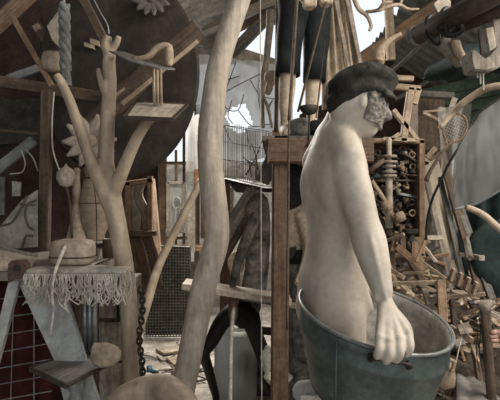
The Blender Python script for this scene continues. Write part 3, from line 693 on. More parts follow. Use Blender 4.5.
# ropes and cords
def rope(p0, p1, r, m, lab, cat='rope', sag=0):
    p0, p1 = V(p0), V(p1); pts = [p0.lerp(p1, k/8)+V((0,0,-sag*math.sin(k/8*3.14))) for k in range(9)]
    return one('hanging_rope', MB().tube(pts, r, 8, 2), m, lab, cat, smooth=True)
rope(P(260,-60,2.6), P(262,484,2.6), .0026, string, 'thin white cord hanging straight from roof to floor')
rope(P(299,-30,2.85), P(289,120,2.85), .010, W['brown'], 'thick brown rope hanging before the trousers')
rope(P(289,120,2.85), P(287,330,2.9), .007, W['brown'], 'dark cord hanging down along the timber post')
rope(P(326,2,2.82), P(298,112,2.95), .0075, W['brown'], 'brown rope slanting from the fists down to the platform')
rope(P(316,118,3.0), P(325,40,3.0), .004, iron, 'thin dark wire beside the bare shin')
one('thin_pole', MB().tube([P(278,-40,3.3), P(277,60,3.3), P(276,132,3.3)], .014, 10), W['red'], 'slim reddish pole standing beside the trousered figure', 'pole', smooth=True)
one('gnarled_branch', MB().tube([P(271,10,3.9), P(269,35,3.9), P(266,60,3.85), P(263,85,3.85), P(262,100,3.85), P(263,128,3.85)], [.028,.032,.026,.03,.022,.014], 10, 5, rough=.3, seed=8), W['grey'], 'gnarled thin branch hanging beside the slim reddish pole', 'branch', smooth=True)
one('twig_fork', MB().tube([P(263,96,3.8), P(268,108,3.8), P(272,128,3.8)], [.014,.012,.010], 8).tube([P(268,108,3.8), P(273,99,3.8)], [.009,.006], 6), W['grey'], 'small forked twig under the gnarled branch', 'twig', smooth=True)
one('carved_lump', MB().blob(P(271,78,3.7), (.05,.04,.06), None, 14, .3, 4, 18).blob(P(269,88,3.7), (.03,.03,.05), None, 12, .3, 5, 18), stone, 'lumpy carved knob beside the gnarled branch', 'carving', smooth=True)

# ------------------------------------------------------------------ forked trunk with boards
tk = MB()
tk.tube([P(146,560,2.25), P(137,470,2.22), P(131,400,2.2), P(130,350,2.2), P(128,300,2.2), P(123,255,2.2), P(115,215,2.2), P(110,192,2.2), P(106,165,2.2), P(107,130,2.2), P(109,100,2.2), P(110,80,2.2), P(109,64,2.2), P(110,52,2.2)],
        [.052,.046,.040,.037,.039,.040,.042,.046,.036,.033,.031,.030,.029,.026], 20, 6, rough=.06, seed=3)
tk.tube([P(110,205,2.2), P(101,184,2.18), P(91,162,2.15), P(80,130,2.1), P(71,104,2.08), P(62,84,2.06), P(56,74,2.05)], [.036,.034,.027,.023,.021,.020,.017], 14, 6, rough=.08, seed=4)
tk.tube([P(109,205,2.2), P(117,184,2.18), P(127,160,2.15), P(137,138,2.12), P(147,122,2.1), P(156,113,2.08)], [.034,.032,.027,.024,.023,.024], 14, 6, rough=.06, seed=5)
tk.tube([P(110,100,2.2), P(104,90,2.18), P(100,78,2.15), P(98,68,2.14)], [.018,.017,.014,.011], 10, 5, rough=.1)
tk.tube([P(110,56,2.2), P(106,46,2.2), P(108,36,2.2)], [.024,.024,.02], 12, 4, rough=.12)
tk.tube([P(110,52,2.2), P(116,44,2.19), P(119,36,2.18)], [.018,.016,.013], 10, 4, rough=.1)
t_ = build('forked_tree', tk, W['peeled'], smooth=True)
md = t_.modifiers.new('fuse', 'REMESH'); md.mode = 'VOXEL'; md.voxel_size = .006; md.use_smooth_shade = True
md = t_.modifiers.new('ease', 'SMOOTH'); md.factor = .5; md.iterations = 4
tag(t_, 'peeled forked tree trunk standing with three bare limbs', 'trunk')
hw = thing('mortar_hawk', P(156,112,2.08), 'pale square board with dark edge on the limb tip', 'board')
z_ = .006
build('plate', MB().slab([P(125,119,1.95), P(172,121,1.95), P(187,106,2.2), P(135,104,2.2)], .008, V((0,0,1))), W['sheetply'], hw)
e_ = [P(125,119,1.95), P(172,121,1.95), P(187,106,2.2), P(135,104,2.2)]
for i in range(4): build('edge_strip', MB().prism(e_[i]+V((0,0,.006)), e_[(i+1) % 4]+V((0,0,.006)), .016, .007), W['dark'], hw)
tw = thing('plaster_trowel', P(142,60,2.1), 'long grey trowel blade with a curved handle above the pale board', 'trowel')
build('blade', MB().slab([P(109,52,2.12), P(124,53,2.18), P(175,70,2.05), P(160,70,2.0), P(128,61,2.05)], .006, V((0,0,1))), W['greyplank'], tw)
build('handle', MB().tube([P(133,60,2.08), P(148,57,2.08), P(156,49,2.08), P(164,46,2.08), P(169,48,2.08), P(169,58,2.06), P(169,66,2.05)], [.012,.014,.014,.015,.016,.018,.012], 12, 6), W['pale'], tw, smooth=True)
for i, x in enumerate((153.5,157,160.5)):
    one('hanging_rod', MB().tube([P(x,68,2.12+.02*i), P(x+.8,105,2.14)], .0065, 8), W['pale'], ('slim pale rod of three under the trowel, beside the forked trunk','slim pale rod of three under the trowel, between the two others','slim pale rod of three under the trowel, farther from the forked trunk')[i], 'rod', smooth=True)
one('splinter_stick', MB().tube([P(88,138,2.6), P(112,100,2.55), P(125,88,2.55)], [.006,.008,.006], 6), W['pale'], 'thin pale splinter behind the forked trunk', 'stick')
one('half_log', MB().tube([P(78,142,2.75), P(95,124,2.75), P(115,103,2.75), P(140,80,2.75), P(160,62,2.75), P(180,45,2.75), P(199,30,2.75)], [.06,.062,.062,.058,.060,.064,.060], 14, 6, rough=.3, seed=9, ell=.6), W['brown'], 'rough split log slanting across the big dark disc', 'log')
bar('bark_strip', P(122,104,2.66), P(198,41,2.66), .022, .012, W['pale'], 'pale splintered strip along the rough split log', 'strip', roll=.3)
# dark disc hanging behind
dm = MB(); C0 = P(118,72,3.1); rx_, rz_ = .505, .66
rings = []
for f, dy in ((.01,0),(.4,-.012),(.8,-.010),(.97,0),(1,.014),(.985,.03),(.6,.03),(.01,.03)):
    rings.append([C0+V((rx_*f*math.cos(t*2*math.pi/90), dy, rz_*f*math.sin(t*2*math.pi/90))) for t in range(90)])
dm.loft(rings)
dd = one('hanging_disc', dm, disc_m, 'huge dark round disc hanging behind the forked trunk', 'disc', smooth=False)
fl = thing('carved_flower', P(154,2,3.02), 'grey carved flower at the top of the dark disc', 'flower')
def petal(c, ang, L, Wd, t, Yn=V((0,-1,0)), tilt=.2):
    b = MB(); d = V((math.cos(ang), -tilt, math.sin(ang))).normalized(); s = Yn.cross(d).normalized(); nn = d.cross(s)
    rings = []
    for i in range(9):
        f = i/8; w_ = Wd*math.sin(min(1, .12+f*.95)*math.pi*.96)**.7
        rings.append([c+d*(L*f)+s*(w_*math.cos(k*math.pi/5))+nn*(t*math.sin(k*math.pi/5)*(.6+.4*math.sin(f*3.1))) for k in range(10)])
    b.loft(rings); return b
for ang in (-165,-135,-108,-82,-55,-28,10): build('petal', petal(P(152,-3,3.02), math.radians(ang), .125, .033, .012), W['greyplank'], fl, smooth=True)
build('heart', MB().blob(P(152,-3,3.0), (.035,.02,.035)), W['greyplank'], fl, smooth=True)
# daisy
da = thing('wooden_daisy', P(91,141,2.45), 'carved wooden daisy with pale petals behind the trunk limb', 'flower')
for ang in (2,38,72,112,145,183,215,250,300,335): build('petal', petal(P(91,141,2.45), math.radians(ang), .135, .031, .009), W['sheetply'], da, smooth=True)
build('heart', MB().blob(P(91,141,2.43), (.03,.022,.03)), clay, da, smooth=True)
build('stem', MB().tube([P(90,146,2.48), P(90,165,2.7), P(89,225,2.72)], .008, 8), W['brown'], da, smooth=True)
bu = thing('wooden_bud', P(66,185,2.42), 'round pale carved bud on a bent stem beside the vase', 'bud')
build('bud', MB().lathe([(.004,-.055),(.03,-.045),(.045,-.015),(.042,.015),(.028,.035),(.01,.045),(.002,.06)], P(66,176,2.42), n=18), W['sheetply'], bu, smooth=True)
build('stem', MB().tube([P(66,186,2.42), P(70,205,2.44), P(72,238,2.46)], .007, 8), W['brown'], bu, smooth=True)
one('white_string', MB().tube([P(54,92,2.4), P(52,122,2.4), P(53,150,2.4), P(60,172,2.4), P(64,186,2.4)], .004, 6), string, 'white cord curving down beside the post to the bud', 'cord', smooth=True)
one('wire_loop', MB().tube([P(21,150,2.9), P(25,162,2.9), P(22,172,2.9), P(10,174,2.9)], .004, 6).tube([P(26,150,2.9), P(33,158,2.9), P(38,171,2.9)], .004, 6), string, 'thin pale wire looped over the blue-grey brace', 'wire', smooth=True)

# ------------------------------------------------------------------ dark timber frame in the corner
bar('corner_rafter', P(-6,28,2.7), P(32,-8,2.7), .06, .08, W['warm'], 'thick brown timber crossing the upper corner', 'timber')
bar('lath', P(12,16,2.6), P(52,86,2.6), .026, .02, W['warm'], 'narrow lath slanting down from the corner timber', 'lath')
bar('cross_timber', P(-20,79,2.9), P(104,98,2.9), .068, .06, W['brown'], 'long brown horizontal timber behind the forked trunk', 'timber')
bar('upright_timber', P(47,90,2.85), P(40,463,2.85), .058, .06, W['brown'], 'brown upright timber under the horizontal timber', 'post')
bar('thin_rail', P(-10,130,2.95), P(42,134,2.95), .02, .03, W['brown'], 'thin brown rail before the mottled panel', 'rail')
bar('grey_brace', P(8,79,3.0), P(42,67,3.0), .045, .03, W['bluegrey'], 'short blue-grey brace above the horizontal timber', 'brace')
bar('blue_brace', P(-6,172,2.95), P(34,140,2.95), .06, .03, W['bluegrey'], 'wide blue-grey plank slanting under the thin rail', 'plank')
bar('dark_strut', P(80,-8,2.4), P(110,52,2.35), .042, .04, W['brown'], 'dark timber strut coming down onto the trunk top', 'strut')
one('thin_wire', MB().tube([P(92,-4,2.3), P(100,12,2.3), P(107,24,2.3), P(109,34,2.3)], .004, 6), steel, 'bright curved wire beside the dark strut', 'wire', smooth=True)
one('flaking_board', MB().slab([P(-10,100,3.58), P(44,98,3.58), P(44,142,3.58), P(-10,145,3.58)], .03, V((0,1,0))), surf('flaking', (.05,.045,.04), (.085,.078,.066), .95, 16, bump=.6, c3=(.26,.245,.21)), 'flaking mottled panel below the horizontal timber', 'panel')
one('pale_triangle', MB().slab([P(47,26,2.9), P(61,7,2.9), P(60,48,2.9), P(52,40,2.9)], .012, V((0,1,0))), W['sheetply'], 'pale triangular board behind the twisted column', 'board')
one('dark_board', MB().slab([P(30,26,3.1), P(37,20,3.1), P(60,48,3.1), P(50,52,3.1)], .02, V((0,1,0))), W['dark'], 'dark slanting board behind the pale triangle', 'board')
one('small_plate', MB().slab([P(32,26,3.0), P(38,23,3.0), P(41,28,3.0), P(35,31,3.0)], .01, V((0,1,0))), stone, 'small pale plate near the dark slanting board', 'plate')
tc_ = MB()
for ph in (0, 2.09, 4.19):
    pts = []
    for k in range(31):
        f = k/30; q = P(64+1.5*f, 4+66*f, 2.5); a = ph+f*4.2*math.pi
        pts.append(q+V((math.cos(a), math.sin(a), 0))*.014)
    tc_.tube(pts, .0165, 10, 2)
tw_ = thing('twisted_column', P(66,86,2.5), 'twisted grey-green column hanging before the dark corner', 'column')
build('twist', tc_, W['bluegrey'], tw_, smooth=True)
build('end_block', MB().prism(P(65.5,68,2.5), P(68,86,2.5), .036, .03), W['bluegrey'], tw_)
build('rope', MB().tube([P(64,6,2.5), P(63,-40,2.5)], .006, 6), string, tw_)
one('grey_pot', MB().lathe([(.02,0),(.05,.01),(.06,.05),(.052,.09),(.045,.10),(.04,.095)], P(53,72,2.6), n=18), stone, 'small grey pot perched beside the twisted column', 'pot', smooth=True)
for k, (x0,y0,x1,y1) in enumerate(((84,42,94,46),(90,38,99,43))):
    one('brick_scrap', MB().slab([P(x0,y0,3.05), P(x1,y0+3,3.05), P(x1,y1+3,3.05), P(x0,y1,3.05)], .03, V((0,1,0))), stone, ('small pale brick on the dark wall, lower of two','small pale brick on the dark wall, upper of two')[k], 'brick')
# drawing board behind the bench
dr = thing('drawing', P(20,246,2.75), 'large pale sheet with charcoal curves standing on the bench', 'drawing')
build('paper', MB().slab([P(-8,236,2.75), P(22,200,2.75), P(37,190,2.75), P(37,247,2.75), P(-8,250,2.75)], .012, V((0,1,0))), canvas, dr)
for q in (((37,200),(28,204),(25,214),(28,226),(34,230)),((0,226),(12,222),(20,210),(27,196)),((20,204),(36,205)),((22,248),(26,236),(33,236))):
    b = MB(); b.tube([P(x,y,2.742) for x, y in q], .006, 5, 5); build('charcoal_line', b, W['greyplank'], dr)
for k, (x0,y0,x1,y1,m,lab) in enumerate(((-4,176,5,215,W['bluegrey'],'pale blue-grey board behind the drawing'),(12,181,21,196,whitep,'small white card behind the drawing'))):
    one('card', MB().slab([P(x0,y0,3.6), P(x1,y0+1,3.6), P(x1-1,y1,3.6), P(x0,y1,3.6)], .015, V((0,1,0))), m, lab, 'card')
# bench with fringed cloth
be = thing('work_bench', P(70,500,2.3), 'high narrow work bench under the fringed cloth', 'bench')
bz = P(0,271,2.0).z
bx0, bx1 = -1.35, P(127,272,2.0).x; bxm = P(108,0,2.2).x
build('top', MB().slab([(bx0,2.0,bz-.005),(bx1-.03,2.0,bz-.005),(bx1-.03,2.06,bz-.005),(bxm-.04,2.12,bz-.005),(bxm-.06,2.8,bz-.005),(bx0,2.8,bz-.005)], .035, V((0,0,-1))), W['grey'], be)
for x, y in ((bxm-.10,2.78),(bx0+.06,2.10),(bx0+.06,2.74)): build('leg', MB().box((x, y, (bz-.04)/2), (.05,.05,bz-.04)), W['brown'], be)
fc = thing('fringed_cloth', P(78,270,2.3), 'cream cloth with a long knotted fringe over the bench edge', 'cloth')
c = MB(); xa, xb = P(27,270,2.0).x, P(127,270,2.0).x
rows = []
for f in range(9):
    y = 2.60-.612*f/8; xe = xb if y < 2.09 else bxm-.05
    rows.append([V((xa+(xe-xa)*i/40, y, bz+.004+.006*abs(noise.noise(V((i*.3, y*8, 0)))))) for i in range(41)])
rows.append([V((xa+(xb-xa)*i/40, 1.982, bz-.012+.004*noise.noise(V((i*.5, 0, 0))))) for i in range(41)])
c.loft(rows, caps=False, closed=False); build('weave', c, canvas, fc, smooth=True, solid=.004)
fg = MB()
for i in range(130):
    x = xa+(xb-xa)*(i+rnd.random())/130; L = rnd.uniform(.05,.13)*(1.25 if .2 < i/130 < .42 else 1); w_ = rnd.uniform(-.03,.03)
    y = 1.98-rnd.random()*.012
    fg.tube([V((x,y,bz-.008)), V((x+w_*.5,y-.006,bz-.008-L*.4)), V((x-w_*.3,y-.002,bz-.008-L*.75)), V((x+w_,y-.004,bz-.008-L))], .0026, 5, 3)
for i in range(8):
    y = 1.985+.09*(i+rnd.random())/8; L = rnd.uniform(.06,.11); x = xb+.004+rnd.random()*.008; w_ = rnd.uniform(-.015,.015)
    fg.tube([V((x,y,bz-.006)), V((x+.008,y+w_,bz-.008-L*.5)), V((x+w_*.6,y+w_,bz-.008-L))], .0026, 5, 3)
b = build('fringe', fg, string, fc); b['kind'] = 'stuff'
# things on the bench
st = thing('bound_stone', P(74,271,2.3), 'smooth oblong stone bound with a strap on the fringed cloth', 'stone')
sc = V((P(73,258,2.15).x, 2.15, bz+.062))
b = MB(); b.loft([[sc+V((.090*f*math.copysign(abs(math.cos(t))**.6, math.cos(t)), .075*f*math.copysign(abs(math.sin(t))**.6, math.sin(t)), z)) for t in [2*math.pi*k/28 for k in range(28)]] for f, z in ((.75,-.054),(.95,-.043),(1,-.016),(1,.016),(.97,.036),(.85,.048),(.5,.054),(.02,.055))])
build('body', b, stone, st, smooth=True)
build('band', MB().loft([[sc+V((.0922*math.copysign(abs(math.cos(t))**.6, math.cos(t)), .0775*math.copysign(abs(math.sin(t))**.6, math.sin(t)), z)) for t in [2*math.pi*k/28 for k in range(28)]] for z in (-.022,-.016)], caps=False), W['dark'], st, smooth=True)
one('drooping_rope', MB().tube([P(72,243,2.16), P(67,244,2.10), P(61,256,2.04), P(55,272,1.965), P(52,290,1.95), P(53,312,1.96), P(50,336,1.97)], [.010,.009,.008,.007,.0055,.005,.004], 8, 6), string, 'thick pale cord drooping from the bound stone over the bench edge', 'cord', smooth=True)
bk = thing('plinth_box', P(80,262,2.55), 'low pale plinth box under the tall vase', 'box')
pz = P(0,243,2.5).z
px0, px1 = P(56,240,2.5).x, P(106,240,2.5).x
build('top', MB().slab([(px0,2.47,pz),(px1,2.47,pz),(px1,2.75,pz),(px0,2.75,pz)], .022, V((0,0,-1))), W['dark'], bk)
build('body', MB().slab([(px0+.01,2.5,bz),(px1-.03,2.5,bz),(px1-.03,2.5,pz-.022),(px0+.01,2.5,pz-.022)], .22, V((0,1,0))), W['sheetply'], bk)
build('cloth', MB().cloth((px0-.005,2.46,pz+.003),(px1,2.46,pz+.003),(px1,2.75,pz+.003),(px0-.005,2.75,pz+.003), 20, 12, .002, 3, 2, 1), canvas, bk, solid=.004)
vs = thing('tall_vase', P(93,236,2.6), 'tall tan clay vase with lidded neck behind the forked trunk', 'vase')
vx, vy = P(94,0,2.58).x, 2.6; sc_ = 2.6/500
prof = [(8,0),(9,2),(9.5,6),(13,14),(15.3,26),(15.6,34),(14.5,44),(12,56),(10,62),(9.8,66),(11,68),(11,72),(9.5,74),(6,76),(.5,77)]
build('body', MB().lathe([(r*sc_, z*sc_) for r, z in prof], (vx, vy, pz+.006), n=32), clay, vs, smooth=True)
build('neck_ring', MB().lathe([(10.1*sc_,61*sc_),(10.6*sc_,62*sc_),(10.1*sc_,63*sc_)], (vx, vy, pz+.006), n=32), W['brown'], vs, smooth=True)
build('score_line', MB().lathe([(15.45*sc_,36.5*sc_),(15.6*sc_,37*sc_),(15.3*sc_,37.6*sc_)], (vx, vy, pz+.006), n=32), W['brown'], vs, smooth=True)
one('thin_bottle', MB().lathe([(10*sc_,0),(10*sc_,3*sc_),(7*sc_,14*sc_),(4.5*sc_,28*sc_),(3.5*sc_,42*sc_),(4.2*sc_,50*sc_),(3.2*sc_,60*sc_),(3.6*sc_,70*sc_),(1.5*sc_,72*sc_)], (P(76,0,2.55).x, 2.56, pz+.006), n=20), stone, 'slender pale bottle form standing beside the tall vase', 'bottle', smooth=True)
one('hanging_thread', MB().tube([P(91,165,2.45), P(96,205,2.45), P(97,262,2.38)], .0025, 5), iron, 'thin dark thread hanging before the tall vase', 'thread')
one('dark_tin', MB().lathe([(.001,0),(.026,0),(.026,.09),(.023,.09),(.023,.02),(.001,.02)], (P(108,0,2.4).x, 2.4, bz+.006), n=18), W['brown'], 'dark tin standing at the bench end by the trunk', 'tin', smooth=True)
one('white_tangle', MB().tube([P(97,266,2.3)+V((rnd.uniform(-.03,.03), rnd.uniform(-.02,.02), rnd.uniform(-.01,.05))) for k in range(16)], .0035, 5, 4), string, 'small tangle of white string beside the bound stone', 'string', smooth=True)
bo = thing('open_tray', P(15,268,2.1), 'sloping pale slab like an open book on the bench', 'slab')
build('slab', MB().slab([P(-10,247,2.4), P(37,257,2.35), P(31,270,2.05), P(-10,267,2.03)], .03, V((0,0,-1))), W['sheetply'], bo)
build('edge', MB().prism(P(-10,245,2.42), P(37,256,2.36), .014, .012), canvas, bo)

# ------------------------------------------------------------------ step boards, red cloth, tray stand
lg = thing('trestle_ladder', P(40,470,2.0), 'chalky blue-white trestle boards joined at a rusty hinge', 'ladder')
build('broad_board', MB().slab([P(17,280,2.05), P(60,280,2.05), P(67,300,2.05), P(104,420,1.98), P(122,480,1.95), P(80,480,1.95), P(68,420,1.98), P(55,362,2.02), P(40,330,2.03)], .025, V((0,1,0))), bluewhite, lg)
build('narrow_board', MB().slab([P(9,280,2.03), P(19,281,2.03), P(4,340,2.0), P(-18,420,1.96), P(-28,420,1.96), P(-6,340,2.0)], .025, V((0,1,0))), bluewhite, lg)
b = MB(); b.slab([P(8,283,1.98), P(8,264,1.98), P(11,261,1.98), P(22,261,1.98), P(25,264,1.98), P(26,283,1.98), P(21,279,1.98), P(13,279,1.98)], .05, V((0,1,0))); build('hinge', b, rust, lg)['label'] = 'rusty hinge bracket'
build('hinge_bolt', MB().lathe([(.012,-.01),(.012,.01)], P(17,268,1.97), V((0,1,0)), 12), iron, lg)
gr = thing('wire_grid', P(20,420,2.2), 'pale wire grid standing before the dark red cloth', 'grid')
g = MB()
for x0, x1 in ((14,10),(34,34),(-4,-9)): g.tube([P(x0,280,2.2), P(x1,425,2.2)], .0024, 5)
for y0, y1 in ((319,315),(337,331),(354,347),(370,363),(386,379),(402,395),(300,297)): g.tube([P(-10,y0,2.2), P(52,y1-4,2.2)], .0024, 5)
build('wire_bars', g, steel, gr)
one('red_cloth', MB().cloth(P(-12,274,2.35), P(60,274,2.35), P(66,450,2.35), P(-12,450,2.35), 26, 12, .018, 3, .5, 3), red_cloth, 'dark red cloth hanging below the bench behind the wire grid', 'cloth', smooth=True)
tubes_g = ('blue-grey metal tube beside the step board, first of three','blue-grey metal tube of three, the middle one','blue-grey metal tube of three, next to the crate of drawers')
for i, x in enumerate((84.5,89.5,94.5)):
    one('metal_tube', MB().tube([P(x,276,2.17), P(x+.3,353,2.12)], .0115, 14), steel, tubes_g[i], 'tube', smooth=True)
ty = thing('tray_stand', P(75,480,1.95), 'tilted grey tray on a turned baluster stand', 'stand')
q = [P(30,368,1.93), P(78,351,2.15), P(113,361,2.02), P(66,385,1.745)]
build('tray', MB().slab(q, .012, V((0,0,-1))), W['greyplank'], ty)
for i in range(4): build('edge_strip', MB().prism(q[i]+V((0,0,-.004)), q[(i+1) % 4]+V((0,0,-.004)), .020, .008), W['dark'], ty)
cxy = P(76,368,1.93); zt_ = cxy.z-.012
build('baluster', MB().lathe([(.05,-.45),(.05,-.40),(.03,-.38),(.024,-.3),(.042,-.2),(.045,-.16),(.026,-.11),(.022,-.08),(.036,-.06),(.034,-.035),(.022,-.02),(.03,0)], (cxy.x, cxy.y, zt_), n=20), W['bluegrey'], ty, smooth=True)
build('post', MB().box((cxy.x, cxy.y, (zt_-.45)/2), (.07,.07,zt_-.45)), W['dark'], ty)
one('pale_shell', MB().loft([[P(x,y,1.93)+V((r*math.sin(t)*.45, -r*.8*math.cos(t), r*math.sin(t))) for t in [2*math.pi*k/18 for k in range(18)]] for x, y, r in ((93,344,.004),(93,347,.018),(95,352,.034),(100,354,.044),(107,356,.045),(113,357,.038),(118,358,.026),(121,359,.004))]), stone, 'pale pear-shaped stone lying on the grey tray', 'stone', smooth=True)
# crates behind the tubes
cr = thing('drawer_crate', P(115,480,2.5), 'dusty brown crate of drawers behind the metal tubes', 'crate')
build('body', MB().slab([P(74,279,2.55), P(133,279,2.55), P(133,478,2.55), P(74,478,2.55)], .2, V((0,1,0))), W['brown'], cr)
for x0,y0,x1,y1 in ((99,282,117,318),(99,322,127,360),(99,364,132,420)): build('drawer', MB().slab([P(x0,y0,2.53), P(x1,y0,2.53), P(x1,y1,2.53), P(x0,y1,2.53)], .04, V((0,1,0))), W['grey'], cr)
b = MB()
for k in range(11): b.prism(P(119,284+k*3.4,2.5), P(125,284+k*3.4,2.5), .009, .02)
b.prism(P(118.5,281,2.52), P(118.5,321,2.52), .012, .03); build('toothed_rack', b, black, cr)['label'] = 'black toothed rack'
ch = thing('hanging_chain', P(141,388,2.12), 'dark iron chain hanging along the forked trunk', 'chain')
for k in range(19):
    y = 290+k*5.1; c0 = P(141+1.6*math.sin(k*.5), y, 2.08); a = (k % 2)*1.35+.2; s = V((math.cos(a), math.sin(a), 0)); pts = []
    for j in range(13): t = 2*math.pi*j/12; pts.append(c0+s*(.010*math.cos(t))+V((0,0,.017*math.sin(t))))
    b = MB(); b.tube(pts, .0048, 6, 1, smooth=False); build('link', b, iron, ch, smooth=True)

# ------------------------------------------------------------------ pleated sheet, roof clutter
one('hanging_sheet', MB().cloth(P(322,-20,4.3), P(347,-20,4.3), P(366,86,4.3), P(322,110,4.3), 60, 10, .03, 5, .3, 0), surf('dusty_pleats', (.44,.36,.27), (.62,.54,.44), .85, 5, (1,1,.2), bump=.2), 'dusty tan pleated sheet hanging behind the trousered figure', 'sheet', smooth=True, solid=.004)
for k, (a_, b_) in enumerate((((334,-10),(352,85)),((345,-10),(364,80)))):
    bar('hanging_lath', P(*a_,4.24), P(*b_,4.24), .03, .02, W['sheetply'], ('pale lath down the middle of the pleated sheet','pale lath along the edge of the pleated sheet')[k], 'lath')
one('hanging_branch', MB().tube([P(352,-8,3.2), P(358,8,3.2), P(367,16,3.2), P(371,26,3.2), P(369,31,3.2)], [.016,.016,.014,.012,.008], 8, 5).tube([P(366,12,3.2), P(378,10,3.15), P(384,3,3.1), P(392,2,3.1)], [.012,.012,.011,.008], 8, 5).tube([P(384,3,3.1), P(381,-6,3.1)], [.010,.008], 8), W['peeled'], 'bent antler-like branch under the roof by the bright gap', 'branch', smooth=True)
one('hanging_root', MB().tube([P(378,11,3.05), P(390,6,3.05), P(400,5,3.05), P(408,9,3.05), P(419,9,3.05)], [.009,.012,.011,.010,.006], 8, 5).tube([P(400,5,3.05), P(404,-6,3.05)], [.009,.006], 8), W['peeled'], 'thin forked root hanging beside the pale upright lath', 'branch', smooth=True)
one('hanging_carving', MB().tube([P(401,34,2.7), P(393,38,2.7), P(386,44,2.7), P(380,53,2.7), P(378,62,2.7)], [.012,.014,.020,.030,.036], 12, 5).tube([P(378,60,2.7), P(384,62,2.7)], [.034,.02], 12), W['pale'], 'flared horn-shaped wood piece rising behind the cap', 'carving', smooth=True)
one('thin_shaft', MB().tube([P(380,80,2.5), P(400,63,2.4), P(425,41,2.3), P(446,24,2.2)], [.016,.014,.010,.008], 10, 3), W['greyplank'], 'long tapering shaft running from behind the cap to the pipes', 'shaft', smooth=True)
one('shaft_highlight', MB().tube([P(392,70,2.3), P(418,46,2.2), P(438,28,2.1)], .0035, 6), steel, 'bright added highlight strip along the tapering shaft', 'wire')  # thin strip added as the shaft's white highlight
for k, (x0,y0,x1,y1,r,lab) in enumerate(((413,38,520,-18,.039,'thicker dark pipe in the strapped pair under the roof'),(440,33,520,2,.031,'thinner dark pipe in the strapped pair under the roof'))):
    Ya, Yb = 2.15, 1.75
    p = thing('dark_pipe', P(x0,y0,Ya+k*.06), lab, 'pipe')
    a_, b_ = P(x0,y0,Ya+k*.06), P(x1,y1,Yb+k*.06)
    build('tube', MB().tube([a_, b_], r, 20), W['dark'], p, smooth=True)
    build('collar', MB().tube([a_-(b_-a_)*.005, a_+(b_-a_)*.05], r*1.12, 20), W['greyplank'], p, smooth=True)
for k, x in enumerate((435,450)):
    c0 = P(x,26-(x-440)*.5,2.08); ax_ = (P(520,-18,1.75)-P(413,38,2.15)).normalized(); u_ = V((0,1,0)).cross(ax_).normalized(); v_ = ax_.cross(u_)
    pts = [c0+V((0,0,-.005))+u_*(.058*math.cos(t))+v_*(.05*math.sin(t)) for t in [2*math.pi*j/20 for j in range(21)]]
    one('strap', MB().tube(pts, .011, 8, 1, smooth=False), black, ('black strap around the pipes near their open end','black strap around the pipes farther from their open end')[k], 'strap', smooth=True)
one('black_knot', MB().tube([P(438,30,2.0), P(452,22,1.98), P(462,30,1.98), P(448,35,2.0), P(444,22,1.98)], .012, 8, 5), black, 'black knotted band between the strapped pipes', 'knot', smooth=True)
hn = thing('hanging_horn', P(455,66,2.05), 'curved two-tone wooden horn hanging under the pipes', 'horn')
build('shank', MB().loft([[P(x,y,2.08)+V((a*math.cos(t), .03*math.sin(t), a*.35*math.sin(t))) for t in [2*math.pi*k/14 for k in range(14)]] for x, y, a in ((444,38,.024),(446,46,.028),(451,55,.028),(457,63,.022),(459,66,.01))]), W['grey'], hn, smooth=True)
build('blade', MB().loft([[P(x,y,2.03)+V((a*math.cos(t), .02*math.sin(t), a*.3*math.sin(t))) for t in [2*math.pi*k/14 for k in range(14)]] for x, y, a in ((455,40,.018),(457,48,.020),(460,55,.022),(463,61,.020))]), W['pale'], hn, smooth=True)
yk = MB().slab([P(x,y,1.86) for x, y in ((470.5,52),(473,49),(477,49.5),(480,56),(485,60),(491,57),(495,50),(499,45),(503,46),(503,64),(497,69),(486,71),(474,70),(471.5,62))], .09, V((0,1,0)))
bmesh.ops.bevel(yk.bm, geom=list(yk.bm.edges), offset=.005, segments=2, affect='EDGES')
one('wooden_yoke', yk, W['grey'], 'grey saddle-shaped wooden block hanging below the pipes', 'block')
for k,(x0,y0,x1,y1,w_,m,lab) in enumerate(((481,30,484,60,.022,W['dark'],'dark hanger strip above the saddle-shaped block'),(489,28,494,56,.030,W['sheetply'],'pale twisted strip above the saddle-shaped block'),(496,18,499,50,.028,W['grey'],'grey strip at the frame edge above the saddle-shaped block'))):
    bar('hanger_strip', P(x0,y0,1.92), P(x1,y1,1.92), w_, .012, m, lab, 'strip')
for k in range(3):
    one('hanging_thread', MB().tube([P(477+k*3,66,1.9), P(477.5+k*3,78+k*6,1.9)], .003, 5), string, ('short thread dangling under the saddle-shaped block','middle thread dangling under the saddle-shaped block','longest thread dangling under the saddle-shaped block')[k], 'thread')
hk = MB(); hk.slab([P(434,4,2.2), P(446,-8,2.2), P(451,2,2.2), P(450,14,2.2), P(444,10,2.2), P(438,12,2.2)], .03, V((0,1,0)))
one('pale_hook', hk, W['sheetply'], 'pale hook-shaped wood piece above the strapped pipes', 'hook')
one('dark_lump', MB().blob(P(470,-2,2.5), (.12,.1,.08), None, 16, .4, 3, 9), W['dark'], 'dark bundle tucked under the roof above the pipes', 'bundle', smooth=True)
# dark tarp under the roof
tp = MB(); rows = []
for j in range(11):
    v = j/10; row = []
    for i in range(31):
        u = i/30; xx = 423+(520-423)*u; top = 79-34*math.sin(min(1, u*1.25)*1.57)**.4+4*math.sin(u*9); bot = 79-3*u+3*math.sin(u*7)
        p = P(xx, top+(bot-top)*v, 3.1-.25*math.sin(v*3.14)*min(1, u*3)); p.z += .02*noise.noise(V((u*9, v*5, 1))); row.append(p)
    rows.append(row)
tp.loft(rows, caps=False, closed=False)
one('dark_tarp', tp, teal, 'dark teal tarpaulin bundle slung under the green roof', 'tarp', smooth=True, solid=.006)
